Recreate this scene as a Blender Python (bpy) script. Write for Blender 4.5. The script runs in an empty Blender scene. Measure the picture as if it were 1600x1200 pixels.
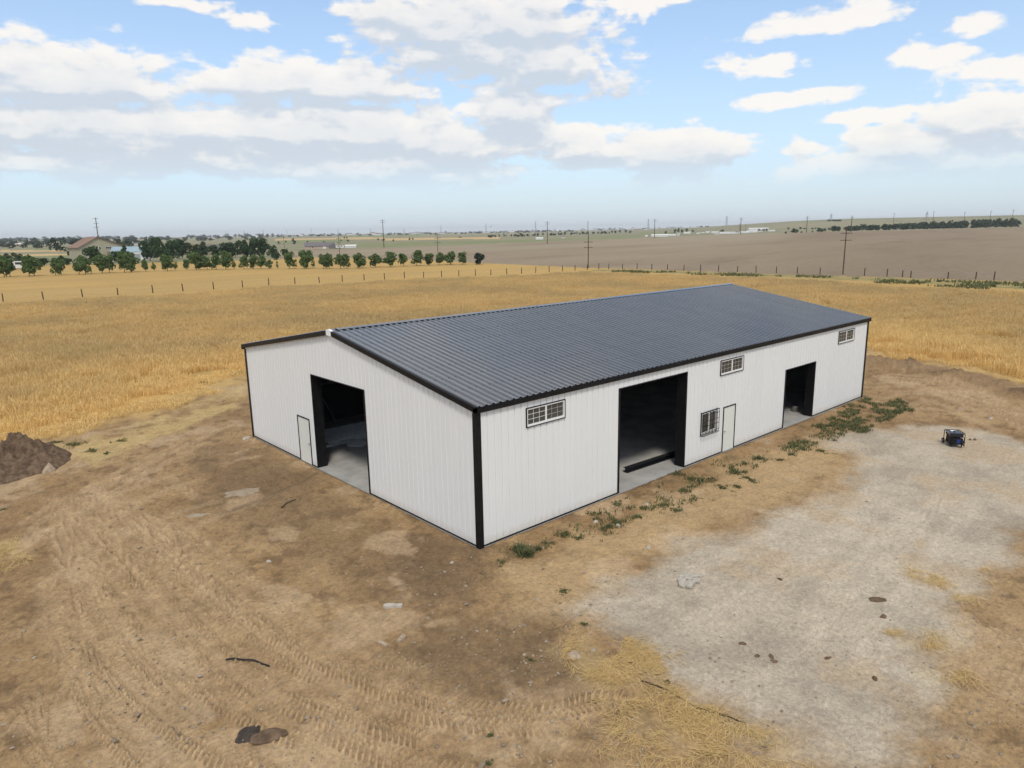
import bpy, math, random
import numpy as np
from mathutils import Vector, Matrix

# ------------------------------------------------------------------ camera, world, sun, exposure
scn = bpy.context.scene
COL = scn.collection
random.seed(7)
R_ = random.Random(11)
PI = math.pi
S = 4.88
FPX, PITCH, YAW, ROLL = 1102.647, 0.2139447, 0.8409727, -0.0177336      # pixels of the 1600 wide photograph
CAM = np.array([-2.82981 * S, -3.525426 * S, 2.133976 * S])
Fv = np.array([math.cos(YAW) * math.cos(PITCH), math.sin(YAW) * math.cos(PITCH), -math.sin(PITCH)])
Rv = np.cross(Fv, [0, 0, 1.0]); Rv /= np.linalg.norm(Rv)
Uv = np.cross(Rv, Fv)
R2 = Rv * math.cos(ROLL) + Uv * math.sin(ROLL)
U2 = -Rv * math.sin(ROLL) + Uv * math.cos(ROLL)

cd = bpy.data.cameras.new('camera')
cd.sensor_width = 36.0
cd.lens = FPX / 1600 * 36.0
cd.clip_start = 0.1
cd.clip_end = 60000
cam = bpy.data.objects.new('camera', cd)
COL.objects.link(cam)
cam.matrix_world = Matrix(((R2[0], U2[0], -Fv[0], CAM[0]), (R2[1], U2[1], -Fv[1], CAM[1]),
                           (R2[2], U2[2], -Fv[2], CAM[2]), (0, 0, 0, 1)))
scn.camera = cam

SUN_EL, SUN_AZ = math.radians(55), math.radians(232)     # azimuth measured from +x towards +y; the sun stands behind the camera
SKY_STRENGTH = 0.11
sd = bpy.data.lights.new('sun', 'SUN')
sd.energy = 1.5
sd.angle = math.radians(10)
sd.color = (1.0, 0.945, 0.86)
sun = bpy.data.objects.new('sun', sd)
COL.objects.link(sun)
sdir = Vector((math.cos(SUN_EL) * math.cos(SUN_AZ), math.cos(SUN_EL) * math.sin(SUN_AZ), math.sin(SUN_EL)))
sun.rotation_euler = sdir.to_track_quat('Z', 'Y').to_euler()
sun.location = (0, 0, 60)

vs = scn.view_settings
vs.view_transform = 'Standard'; vs.look = 'None'; vs.gamma = 1.0; vs.use_curve_mapping = False
vs.exposure = 0.55

def ray(px, py):
    return Fv + R2 * (px - 800) / FPX + U2 * (600 - py) / FPX

def azel(px, py):
    d = ray(px, py)
    a = math.atan2(d[1], d[0]) - YAW
    return math.degrees(a), math.degrees(math.atan2(d[2], math.hypot(d[0], d[1])))

world = bpy.data.worlds.new('World')
scn.world = world
world.use_nodes = True

class NT:
    """small node-tree writer"""
    def __init__(self, tree): self.t = tree
    def n(self, typ, **kw):
        nd = self.t.nodes.new(typ)
        for k, v in kw.items(): setattr(nd, k, v)
        return nd
    def l(self, a, b): self.t.links.new(a, b)
    def inp(self, sock, v):
        if isinstance(v, bpy.types.NodeSocket): self.l(v, sock)
        elif v is not None: sock.default_value = v
    def math(self, op, a, b=None, c=None, clamp=False):
        nd = self.n('ShaderNodeMath', operation=op, use_clamp=clamp)
        for i, v in enumerate((a, b, c)):
            if v is not None: self.inp(nd.inputs[i], v)
        return nd.outputs[0]
    def vmath(self, op, a, b=None, scale=None):
        nd = self.n('ShaderNodeVectorMath', operation=op)
        self.inp(nd.inputs[0], a)
        if b is not None: self.inp(nd.inputs[1], b)
        if scale is not None: self.inp(nd.inputs['Scale'], scale)
        return nd.outputs['Value'] if op in ('LENGTH', 'DOT_PRODUCT', 'DISTANCE') else nd.outputs[0]
    def smooth(self, v, a, b, t0=0.0, t1=1.0, kind='SMOOTHSTEP'):
        nd = self.n('ShaderNodeMapRange', interpolation_type=kind)
        self.inp(nd.inputs['Value'], v)
        for k, x in (('From Min', a), ('From Max', b), ('To Min', t0), ('To Max', t1)): self.inp(nd.inputs[k], x)
        return nd.outputs[0]
    def noise(self, vec, scale, detail=4, rough=0.55, dist=0.0):
        nd = self.n('ShaderNodeTexNoise')
        if vec is not None: self.l(vec, nd.inputs['Vector'])
        nd.inputs['Scale'].default_value = scale; nd.inputs['Detail'].default_value = detail
        nd.inputs['Roughness'].default_value = rough; nd.inputs['Distortion'].default_value = dist
        return nd.outputs['Fac']
    def mix(self, f, a, b, blend='MIX'):
        nd = self.n('ShaderNodeMix', data_type='RGBA', blend_type=blend)
        self.inp(nd.inputs[0], f)
        for s, v in ((nd.inputs[6], a), (nd.inputs[7], b)):
            if isinstance(v, (tuple, list)): s.default_value = (*v[:3], 1)
            else: self.l(v, s)
        return nd.outputs[2]
    def ramp(self, f, stops):
        nd = self.n('ShaderNodeValToRGB')
        el = nd.color_ramp.elements
        el[0].position, el[0].color = stops[0][0], (*stops[0][1], 1)
        el[1].position, el[1].color = stops[-1][0], (*stops[-1][1], 1)
        for p, c in stops[1:-1]:
            e = el.new(p); e.color = (*c, 1)
        self.l(f, nd.inputs[0])
        return nd.outputs[0]

# cloud banks: centre pixel, half width, half height of the photograph, weight (only a way of writing down directions)
CLOUDS = [(90, 128, 200, 56, 1.0), (-180, 150, 220, 60, 1.0), (200, 205, 360, 58, 1.0), (520, 210, 380, 52, 1.0),
          (480, 132, 230, 40, 0.85), (345, 190, 95, 28, 1.0), (560, 190, 110, 26, 1.0),
          (740, 50, 190, 80, 1.0), (850, 105, 150, 44, 0.9), (790, 178, 85, 46, 1.05), (700, 232, 210, 30, 0.85),
          (560, 262, 300, 32, 0.9), (900, 222, 90, 30, 1.0), (1045, 240, 130, 44, 1.05), 
          (1550, 188, 105, 38, 1.0), (1430, 225, 110, 28, 0.9), (1320, 245, 100, 20, 0.7), (1720, 215, 180, 60, 1.0), (1500, 255, 240, 22, 0.6),
          (1238, 155, 72, 14, 0.85), (1290, 34, 105, 17, 0.72), (1190, 102, 58, 16, 0.66), (1442, 90, 50, 14, 0.75),
          (1530, 35, 60, 13, 0.65), (1570, 112, 70, 20, 0.7), (990, 4, 90, 14, 0.8), (395, 33, 48, 13, 0.7), (240, 0, 80, 8, 0.5),
          (1370, 178, 60, 10, 0.5), (100, 250, 300, 28, 0.8)]
ELL = []
for cx, cy, hw, hh, w in CLOUDS:
    a, e = azel(cx, cy)
    ELL.append((a, e, math.degrees(hw / FPX), math.degrees(hh / FPX), w))
w = NT(world.node_tree)
for nd in list(world.node_tree.nodes): world.node_tree.nodes.remove(nd)
out = w.n('ShaderNodeOutputWorld'); bg = w.n('ShaderNodeBackground')
sky = w.n('ShaderNodeTexSky', sky_type='NISHITA')
sky.sun_disc = False
sky.sun_elevation = SUN_EL
sky.sun_rotation = math.radians(90) - SUN_AZ
sky.altitude = 1500; sky.air_density = 1.0; sky.dust_density = 1.6; sky.ozone_density = 1.0
tc = w.n('ShaderNodeTexCoord')
dvec = w.vmath('NORMALIZE', tc.outputs['Generated'])
rot = w.n('ShaderNodeVectorRotate', rotation_type='Z_AXIS'); w.l(dvec, rot.inputs['Vector']); rot.inputs['Angle'].default_value = -YAW
sep = w.n('ShaderNodeSeparateXYZ'); w.l(rot.outputs[0], sep.inputs[0])
az = w.math('MULTIPLY', w.math('ARCTAN2', sep.outputs[1], sep.outputs[0]), 180 / PI)
el = w.math('MULTIPLY', w.math('ARCSINE', sep.outputs[2]), 180 / PI)
cP = w.n('ShaderNodeCombineXYZ'); w.l(az, cP.inputs[0]); w.l(el, cP.inputs[1])
def banks(vec, ells):
    acc = None
    for a, e, wa, we, wt in ells:
        v = w.n('ShaderNodeVectorMath', operation='MULTIPLY_ADD')
        w.l(vec, v.inputs[0]); v.inputs[1].default_value = (1 / wa, 1 / we, 0); v.inputs[2].default_value = (-a / wa, -e / we, 0)
        val = w.math('MULTIPLY_ADD', w.vmath('LENGTH', v.outputs[0]), -wt, wt)
        acc = val if acc is None else w.math('SMOOTH_MAX', acc, val, 0.25)
    return acc
# beyond these banks the same broken cumulus goes on all round, closing up overhead where it veils the sun; this unseen cover starts low to whiten ambient light and roof reflections
absaz = w.math('ABSOLUTE', az)
allround = w.math('MAXIMUM', w.smooth(absaz, 38.0, 60.0, -0.9, 0.05), w.smooth(el, 17.0, 26.0, -0.9, 0.30))
def noise3(dz):
    v = w.vmath('ADD', dvec, (0, 0, dz)) if dz else dvec
    v = w.vmath('MULTIPLY', v, (1, 1, 1.9))
    lay_ = w.noise(w.vmath('MULTIPLY', v, (1, 1, 3.0)), 8.0, 3, 0.5)
    n_ = w.noise(v, 15.0, 8 if not dz else 5, 0.58, 0.25)
    wv = w.n('ShaderNodeTexVoronoi'); wv.inputs['Scale'].default_value = 24.0; wv.inputs['Detail'].default_value = 2.0; wv.inputs['Roughness'].default_value = 0.55
    w.l(v, wv.inputs['Vector'])
    wv.normalize = True
    puff = w.math('MULTIPLY_ADD', wv.outputs['Distance'], -1.0, 0.36)
    return w.math('ADD', puff, w.math('ADD', w.math('MULTIPLY_ADD', n_, CL_FINE, -0.52 * CL_FINE), w.math('MULTIPLY_ADD', lay_, 1.1, -0.55)))
CL_FINE = 1.9
A0 = w.math('MAXIMUM', banks(cP.outputs[0], ELL), allround)
big = [q for q in ELL if q[2] * q[3] > 6.0 and q[3] > 1.4]
A1 = w.math('MAXIMUM', banks(w.vmath('ADD', cP.outputs[0], (0, 1.3, 0)), big), w.math('SUBTRACT', allround, 0.1))
D0 = w.math('ADD', w.math('MAXIMUM', A0, -0.9), noise3(0))
D1 = w.math('ADD', w.math('MAXIMUM', A1, -0.9), noise3(0.014))
alpha = w.math('MULTIPLY', w.smooth(D0, -0.02, 0.30), w.smooth(el, 2.0, 6.0))
alpha = w.math('MULTIPLY', alpha, 0.88)
shade = w.smooth(D1, -0.35, 0.65)
relief = w.smooth(w.math('SUBTRACT', D1, D0), -0.34, 0.22)
shade2 = w.math('MULTIPLY_ADD', shade, 0.45, w.math('MULTIPLY', relief, 0.55))
k = 0.68 / SKY_STRENGTH
ccol = w.mix(shade2, tuple(k * c for c in (1.05, 0.99, 0.915)), tuple(k * c for c in (0.64, 0.695, 0.77)))
skyc = w.mix(1.0, sky.outputs[0], (1.18, 1.30, 1.33), 'MULTIPLY')
# thin high veil: pale, thickest towards the horizon as the path through it gets longer
veil = w.math('MULTIPLY', w.math('POWER', w.math('SUBTRACT', 1.0, w.math('MAXIMUM', w.math('DIVIDE', el, 90.0), 0.0), clamp=True), 6.0), 0.95)
skyc = w.mix(veil, skyc, tuple(k * c for c in (0.605, 0.695, 0.79)))
fin = w.mix(alpha, skyc, ccol)
world.cycles.sampling_method = 'MANUAL'; world.cycles.sample_map_resolution = 512
w.l(fin, bg.inputs[0]); bg.inputs[1].default_value = SKY_STRENGTH
w.l(bg.outputs[0], out.inputs[0])

# ------------------------------------------------------------------ helpers
def lk(o, parent=None):
    COL.objects.link(o)
    if parent is not None: o.parent = parent
    return o

def tag(o, label=None, cat=None, group=None, kind=None):
    if label: o['label'] = label
    if cat: o['category'] = cat
    if group: o['group'] = group
    if kind: o['kind'] = kind
    return o

def thing(name, label, cat, loc=(0, 0, 0), rz=0.0, group=None):
    o = bpy.data.objects.new(name, None)
    o.empty_display_size = 0.2
    o.location = loc; o.rotation_euler = (0, 0, rz)
    lk(o)
    return tag(o, label, cat, group)

class MB:
    """collects shapes for ONE mesh"""
    def __init__(s): s.v = []; s.f = []
    def add(s, vs_, fs):
        b = len(s.v); s.v += [tuple(p) for p in vs_]; s.f += [tuple(i + b for i in f) for f in fs]; return s
    def box(s, x0, x1, y0, y1, z0, z1):
        return s.add([(x0, y0, z0), (x1, y0, z0), (x1, y1, z0), (x0, y1, z0), (x0, y0, z1), (x1, y0, z1), (x1, y1, z1), (x0, y1, z1)],
                     [(0, 3, 2, 1), (4, 5, 6, 7), (0, 1, 5, 4), (1, 2, 6, 5), (2, 3, 7, 6), (3, 0, 4, 7)])
    def bar(s, a, b, wd, ht=None, up=(0, 0, 1)):
        a = Vector(a); b = Vector(b); ht = ht or wd
        d = (b - a).normalized(); u = Vector(up)
        if abs(d.dot(u)) > 0.98: u = Vector((1, 0, 0))
        r = d.cross(u).normalized(); u = r.cross(d)
        P = []
        for q in (a, b):
            for i, j in ((-1, -1), (1, -1), (1, 1), (-1, 1)): P.append(q + r * (i * wd / 2) + u * (j * ht / 2))
        return s.add(P, [(0, 1, 2, 3), (7, 6, 5, 4), (0, 4, 5, 1), (1, 5, 6, 2), (2, 6, 7, 3), (3, 7, 4, 0)])
    def tube(s, pts, rad, n=8, cap=True):
        pts = [Vector(p) for p in pts]
        rads = rad if isinstance(rad, (list, tuple)) else [rad] * len(pts)
        P = []; Fc = []
        for i, p in enumerate(pts):
            d = (pts[min(i + 1, len(pts) - 1)] - pts[max(i - 1, 0)]).normalized()
            u = Vector((0, 0, 1)) if abs(d.z) < 0.95 else Vector((1, 0, 0))
            r = d.cross(u).normalized(); u = r.cross(d)
            for j in range(n):
                t = 2 * PI * j / n
                P.append(p + (r * math.cos(t) + u * math.sin(t)) * rads[i])
        for i in range(len(pts) - 1):
            for j in range(n):
                a = i * n + j; b = i * n + (j + 1) % n
                Fc.append((a, b, b + n, a + n))
        if cap:
            Fc.append(tuple(range(n - 1, -1, -1))); Fc.append(tuple((len(pts) - 1) * n + j for j in range(n)))
        return s.add(P, Fc)
    def lathe(s, prof, n=16, c=(0, 0, 0), axis='z'):
        P = []; Fc = []
        for r, z in prof:
            for j in range(n):
                t = 2 * PI * j / n
                q = (r * math.cos(t), r * math.sin(t), z)
                if axis == 'y': q = (q[0], q[2], q[1])
                if axis == 'x': q = (q[2], q[0], q[1])
                P.append((q[0] + c[0], q[1] + c[1], q[2] + c[2]))
        for i in range(len(prof) - 1):
            for j in range(n):
                a = i * n + j; b = i * n + (j + 1) % n
                Fc.append((a, b, b + n, a + n))
        Fc.append(tuple(range(n - 1, -1, -1))); Fc.append(tuple((len(prof) - 1) * n + j for j in range(n)))
        return s.add(P, Fc)
    def mesh(s, name):
        m = bpy.data.meshes.new(name); m.from_pydata(s.v, [], s.f); m.update(); return m
    def build(s, name, mat, parent=None, smooth=False):
        m = s.mesh(name); m.materials.append(mat)
        if smooth: m.polygons.foreach_set('use_smooth', [True] * len(m.polygons))
        return lk(bpy.data.objects.new(name, m), parent)

def np_mesh(name, verts, quads, mat, smooth=True, tri=False):
    n = 3 if tri else 4
    m = bpy.data.meshes.new(name)
    m.vertices.add(len(verts)); m.vertices.foreach_set('co', np.ascontiguousarray(verts, np.float32).ravel())
    q = np.ascontiguousarray(quads, np.int32)
    m.loops.add(q.size); m.loops.foreach_set('vertex_index', q.ravel())
    m.polygons.add(len(q)); m.polygons.foreach_set('loop_start', np.arange(0, q.size, n, dtype=np.int32))
    try: m.polygons.foreach_set('loop_total', np.full(len(q), n, np.int32))
    except Exception: pass
    m.polygons.foreach_set('use_smooth', np.full(len(q), smooth, bool))
    m.update(calc_edges=True)
    m.validate()
    if mat: m.materials.append(mat)
    return m

def copy_tree(o, parent=None):
    c = o.copy(); lk(c, parent)
    for ch in list(o.children): copy_tree(ch, c)
    return c

# ------------------------------------------------------------------ materials
def mat(name, rough=0.8, spec=0.3, metal=0.0):
    m = bpy.data.materials.new(name); m.use_nodes = True
    t = NT(m.node_tree); b = m.node_tree.nodes['Principled BSDF']
    b.inputs['Roughness'].default_value = rough; b.inputs['Specular IOR Level'].default_value = spec; b.inputs['Metallic'].default_value = metal
    return m, t, b

def vary(name, c0, c1, scale=4.0, rough=0.8, spec=0.3, metal=0.0, detail=5, bump=0.0, bscale=None, coord='Position', island=0.0):
    """colour wandering between two tones, with an optional fine relief"""
    m, t, b = mat(name, rough, spec, metal)
    if coord == 'Position': vec = t.n('ShaderNodeNewGeometry').outputs['Position']
    else: vec = t.n('ShaderNodeTexCoord').outputs['Object']
    f = t.smooth(t.noise(vec, scale, detail, 0.6), 0.3, 0.7)
    c = t.mix(f, c0, c1)
    if island:
        ri = t.n('ShaderNodeObjectInfo').outputs['Random']
        hs = t.n('ShaderNodeHueSaturation'); t.l(c, hs.inputs['Color'])
        t.l(t.math('MULTIPLY_ADD', ri, island, 1 - island / 2), hs.inputs['Value'])
        c = hs.outputs[0]
    t.l(c, b.inputs['Base Color'])
    if bump:
        bp = t.n('ShaderNodeBump'); bp.inputs['Strength'].default_value = bump; bp.inputs['Distance'].default_value = 0.02
        t.l(t.noise(vec, bscale or scale * 6, 4, 0.6), bp.inputs['Height']); t.l(bp.outputs[0], b.inputs['Normal'])
    return m

def wall_mat(name, c0, c1):
    m, t, b = mat(name, 0.42, 0.4)
    pos = t.n('ShaderNodeNewGeometry').outputs['Position']
    st = t.vmath('MULTIPLY', pos, (3.0, 3.0, 0.35))
    f = t.smooth(t.noise(st, 1.0, 5, 0.6), 0.3, 0.75)
    c = t.mix(f, c0, c1)
    ri = t.n('ShaderNodeObjectInfo').outputs['Random']
    hs = t.n('ShaderNodeHueSaturation'); t.l(c, hs.inputs['Color']); t.l(t.math('MULTIPLY_ADD', ri, 0.02, 0.99), hs.inputs['Value'])
    # mud splashed on the lowest hand's breadth of the sheets
    sz = t.n('ShaderNodeSeparateXYZ'); t.l(pos, sz.inputs[0])
    hgt = t.math('ADD', sz.outputs[2], t.math('MULTIPLY_ADD', t.noise(pos, 5.0, 5, 0.7), 0.55, -0.27))
    f2 = t.smooth(hgt, 0.03, 0.40, 0.36, 0.0)
    t.l(t.mix(f2, hs.outputs[0], (0.46, 0.38, 0.29)), b.inputs['Base Color'])
    # slight oil-canning of the thin sheet
    bp = t.n('ShaderNodeBump'); bp.inputs['Strength'].default_value = 0.06; bp.inputs['Distance'].default_value = 0.05
    t.l(t.noise(pos, 1.6, 2, 0.5), bp.inputs['Height']); t.l(bp.outputs[0], b.inputs['Normal'])
    return m

M = {}
M['white_sheet'] = wall_mat('white_sheet', (0.755, 0.762, 0.752), (0.772, 0.778, 0.768))
def roof_mat():
    m, t, b = mat('charcoal_roof_sheet', 0.16, 1.0)
    pos = t.n('ShaderNodeNewGeometry').outputs['Position']
    st = t.vmath('MULTIPLY', pos, (1.2, 0.25, 1))
    f = t.smooth(t.noise(st, 1.0, 5, 0.6), 0.3, 0.75)
    c = t.mix(f, (0.048, 0.052, 0.058), (0.060, 0.064, 0.071))
    ri = t.n('ShaderNodeObjectInfo').outputs['Random']
    hs = t.n('ShaderNodeHueSaturation'); t.l(c, hs.inputs['Color']); t.l(t.math('MULTIPLY_ADD', ri, 0.10, 0.95), hs.inputs['Value'])
    b.inputs['Coat Weight'].default_value = 0.7; b.inputs['Coat IOR'].default_value = 1.6; b.inputs['Coat Roughness'].default_value = 0.12
    t.l(hs.outputs[0], b.inputs['Base Color'])
    t.l(t.smooth(t.noise(pos, 2.0, 4), 0.3, 0.7, 0.13, 0.22), b.inputs['Roughness'])
    bp = t.n('ShaderNodeBump'); bp.inputs['Strength'].default_value = 0.05; bp.inputs['Distance'].default_value = 0.02
    t.l(t.noise(pos, 2.5, 2, 0.5), bp.inputs['Height']); t.l(bp.outputs[0], b.inputs['Normal'])
    return m
M['roof'] = roof_mat()
M['black_trim'] = vary('black_trim', (0.006, 0.006, 0.007), (0.011, 0.011, 0.012), 3, 0.5, 0.18)
M['dark_bronze'] = vary('dark_trim_bronze', (0.014, 0.011, 0.010), (0.022, 0.018, 0.015), 3, 0.55, 0.2)
M['liner'] = vary('shade_toned_insulation', (0.060, 0.064, 0.070), (0.085, 0.089, 0.095), 1.5, 0.85, 0.2)  # lining presumed white; the interior's shade is painted into this dark tone
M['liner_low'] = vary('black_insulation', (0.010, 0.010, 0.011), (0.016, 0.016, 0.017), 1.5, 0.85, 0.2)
M['red_iron'] = vary('red_primer_steel', (0.055, 0.013, 0.010), (0.085, 0.022, 0.016), 3, 0.6, 0.3)
M['concrete'] = vary('concrete', (0.30, 0.29, 0.27), (0.42, 0.405, 0.375), 0.9, 0.85, 0.2, bump=0.15, bscale=40)
M['concrete_pale'] = vary('pale_concrete', (0.36, 0.32, 0.265), (0.47, 0.425, 0.36), 6, 0.9, 0.2, bump=0.4, bscale=40)
M['door'] = vary('cream_door_paint', (0.69, 0.70, 0.64), (0.73, 0.74, 0.68), 2, 0.45, 0.35)
M['vinyl'] = vary('white_vinyl', (0.78, 0.78, 0.77), (0.83, 0.83, 0.82), 4, 0.4, 0.4)
M['muntin'] = vary('grey_muntin', (0.36, 0.36, 0.34), (0.42, 0.42, 0.40), 4, 0.5, 0.3)
M['steel'] = vary('brushed_steel', (0.35, 0.35, 0.36), (0.5, 0.5, 0.5), 8, 0.35, 0.5, 0.9)
M['galv'] = vary('galvanised_steel', (0.28, 0.29, 0.30), (0.42, 0.43, 0.44), 5, 0.5, 0.4, 0.5)
M['zinc'] = vary('bright_zinc', (0.50, 0.51, 0.52), (0.66, 0.67, 0.68), 5, 0.55, 0.4)
M['rubber'] = vary('black_rubber', (0.012, 0.012, 0.012), (0.024, 0.024, 0.023), 6, 0.75, 0.3)
M['gen_black'] = vary('generator_black', (0.006, 0.006, 0.007), (0.010, 0.010, 0.011), 6, 0.55, 0.2)
M['gen_navy'] = vary('generator_dark_blue', (0.008, 0.009, 0.014), (0.012, 0.013, 0.019), 6, 0.35, 0.5)
M['gen_blue'] = vary('generator_blue', (0.008, 0.025, 0.13), (0.012, 0.035, 0.17), 6, 0.35, 0.5)
M['bark'] = vary('bark', (0.055, 0.042, 0.032), (0.10, 0.08, 0.06), 3, 0.9, 0.2)
M['post'] = vary('weathered_post', (0.030, 0.022, 0.017), (0.060, 0.044, 0.034), 6, 0.9, 0.2)
M['pole'] = vary('creosote_pole', (0.075, 0.050, 0.034), (0.12, 0.082, 0.055), 2, 0.9, 0.2)
M['tower'] = vary('tower_steel', (0.22, 0.23, 0.25), (0.30, 0.31, 0.33), 0.2, 0.6, 0.3, 0.3)
def glass():
    m, t, b = mat('window_glass', 0.04, 0.6)
    b.inputs['Base Color'].default_value = (0.075, 0.072, 0.062, 1)
    b.inputs['Alpha'].default_value = 0.8
    return m
M['glass'] = glass()

def leaf_mat(name, c0, c1, transl=0.25):
    m = bpy.data.materials.new(name); m.use_nodes = True
    t = NT(m.node_tree); nt = m.node_tree; o = nt.nodes['Material Output']; nt.nodes.remove(nt.nodes['Principled BSDF'])
    ge = t.n('ShaderNodeNewGeometry')
    f = t.math('MULTIPLY_ADD', ge.outputs['Random Per Island'], 0.6, t.math('MULTIPLY', t.noise(ge.outputs['Position'], 0.7, 3), 0.4))
    c = t.mix(f, c0, c1)
    d = t.n('ShaderNodeBsdfDiffuse'); tl = t.n('ShaderNodeBsdfTranslucent'); mx = t.n('ShaderNodeMixShader')
    t.l(c, d.inputs[0]); t.l(c, tl.inputs[0]); mx.inputs[0].default_value = transl
    t.l(d.outputs[0], mx.inputs[1]); t.l(tl.outputs[0], mx.inputs[2]); t.l(mx.outputs[0], o.inputs[0])
    return m
M['leaf'] = leaf_mat('green_leaves', (0.085, 0.138, 0.050), (0.170, 0.235, 0.092), 0.42)
M['leaf_dark'] = leaf_mat('dark_leaves', (0.036, 0.066, 0.032), (0.078, 0.120, 0.056), 0.35)
M['leaf_light'] = leaf_mat('yellow_green_leaves', (0.085, 0.13, 0.030), (0.15, 0.20, 0.055))
M['leaf_grey'] = leaf_mat('grey_green_needles', (0.022, 0.034, 0.026), (0.045, 0.060, 0.045))
M['leaf_far'] = leaf_mat('far_leaves', (0.025, 0.045, 0.026), (0.055, 0.080, 0.045), 0.1)
M['weed'] = leaf_mat('weed_leaves', (0.095, 0.112, 0.050), (0.175, 0.180, 0.088))
M['straw'] = leaf_mat('cut_straw', (0.40, 0.265, 0.10), (0.80, 0.60, 0.29), 0.2)

def wheat_mat():
    m = bpy.data.materials.new('ripe_wheat'); m.use_nodes = True
    t = NT(m.node_tree); nt = m.node_tree; o = nt.nodes['Material Output']; nt.nodes.remove(nt.nodes['Principled BSDF'])
    ge = t.n('ShaderNodeNewGeometry')
    st = t.vmath('MULTIPLY', ge.outputs['Position'], (1, 1, 0))
    big = t.smooth(t.noise(st, 0.055, 5, 0.62, 0.4), 0.36, 0.66)
    c = t.mix(big, (0.74, 0.540, 0.245), (0.60, 0.450, 0.225))
    mid = t.smooth(t.noise(st, 0.45, 4, 0.6), 0.35, 0.7)
    c = t.mix(t.math('MULTIPLY', mid, 0.2), c, (0.56, 0.385, 0.17))
    at = t.n('ShaderNodeAttribute', attribute_name='shade')
    tn = t.n('ShaderNodeAttribute', attribute_name='tone', attribute_type='INSTANCER')
    c = t.mix(t.math('MULTIPLY', tn.outputs['Fac'], 0.8), c, (0.82, 0.605, 0.265))
    hs = t.n('ShaderNodeHueSaturation'); t.l(c, hs.inputs['Color']); t.l(t.math('MULTIPLY_ADD', at.outputs['Fac'], 0.36, 0.82), hs.inputs['Value'])
    c = hs.outputs[0]
    d = t.n('ShaderNodeBsdfDiffuse'); tl = t.n('ShaderNodeBsdfTranslucent'); mx = t.n('ShaderNodeMixShader')
    t.l(c, d.inputs[0]); t.l(c, tl.inputs[0]); mx.inputs[0].default_value = 0.42
    t.l(d.outputs[0], mx.inputs[1]); t.l(tl.outputs[0], mx.inputs[2]); t.l(mx.outputs[0], o.inputs[0])
    return m
M['wheat'] = wheat_mat()

# ------------------------------------------------------------------ terrain
_T = np.random.RandomState(3).rand(8, 256, 256)
def vnoise(x, y, k=0):
    ix = np.floor(x).astype(np.int64); iy = np.floor(y).astype(np.int64)
    fx = x - ix; fy = y - iy
    fx = fx * fx * (3 - 2 * fx); fy = fy * fy * (3 - 2 * fy)
    T = _T[k % 8]; a = ix & 255; b = iy & 255; a1 = (ix + 1) & 255; b1 = (iy + 1) & 255
    return (T[a, b] * (1 - fx) + T[a1, b] * fx) * (1 - fy) + (T[a, b1] * (1 - fx) + T[a1, b1] * fx) * fy
def fbm(x, y, o=4, k=0, g_=0.5):
    s = 0; amp = 1; tot = 0
    for i in range(o):
        s = s + amp * vnoise(x * 2 ** i + 17.3 * i, y * 2 ** i - 9.1 * i, k + i); tot += amp; amp *= g_
    return s / tot
def sst(a, b, x):
    t = np.clip((x - a) / (b - a), 0, 1); return t * t * (3 - 2 * t)

GZ = -0.05
def hills(x, y):
    dx = x - CAM[0]; dy = y - CAM[1]
    d = np.hypot(dx, dy)
    a = np.arctan2(dy, dx) - YAW; a = (a + PI) % (2 * PI) - PI
    px = 800 - FPX * np.tan(np.clip(a, -1.3, 1.3))
    s_ = sst(930, 1330, px) * np.where(a > 0, (a < 1.2) * 1.0, 1 - sst(1.4, 2.2, -a))
    s_ = np.where(a > 1.2, 0, s_)
    left = 1 - sst(-200, 700, px)
    left = np.where(np.abs(a) > 1.2, 0, left)
    return s_ * (3.4 * sst(350, 900, d) + 27 * sst(1150, 2700, d)) + left * 4.0 * sst(1500, 3500, d)
def Hf(x, y):
    return GZ + hills(np.asarray(x, float), np.asarray(y, float))
def hit(px, py, z=None):
    """the point of the ground seen at a pixel of the photograph"""
    d = ray(px, py)
    if z is not None:
        return CAM + d * (z - CAM[2]) / d[2]
    if d[2] < 0:
        q = CAM + d * (GZ - CAM[2]) / d[2]
        if math.hypot(q[0] - CAM[0], q[1] - CAM[1]) < 340: return q
    t = 5.0; prev = t
    while t < 14000:
        p = CAM + d * t
        if p[2] <= float(Hf(p[0], p[1])):
            lo, hi = prev, t
            for _ in range(30):
                m_ = (lo + hi) / 2; p = CAM + d * m_
                if p[2] <= float(Hf(p[0], p[1])): hi = m_
                else: lo = m_
            return CAM + d * hi
        prev = t; t *= 1.02
    return CAM + d * 14000
def W2(l): return [tuple(hit(*q)[:2]) for q in l]
def at_dist(px, py, dist):
    """point on the sight line at a horizontal distance"""
    d = ray(px, py); return CAM + d * dist / math.hypot(d[0], d[1])

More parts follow.
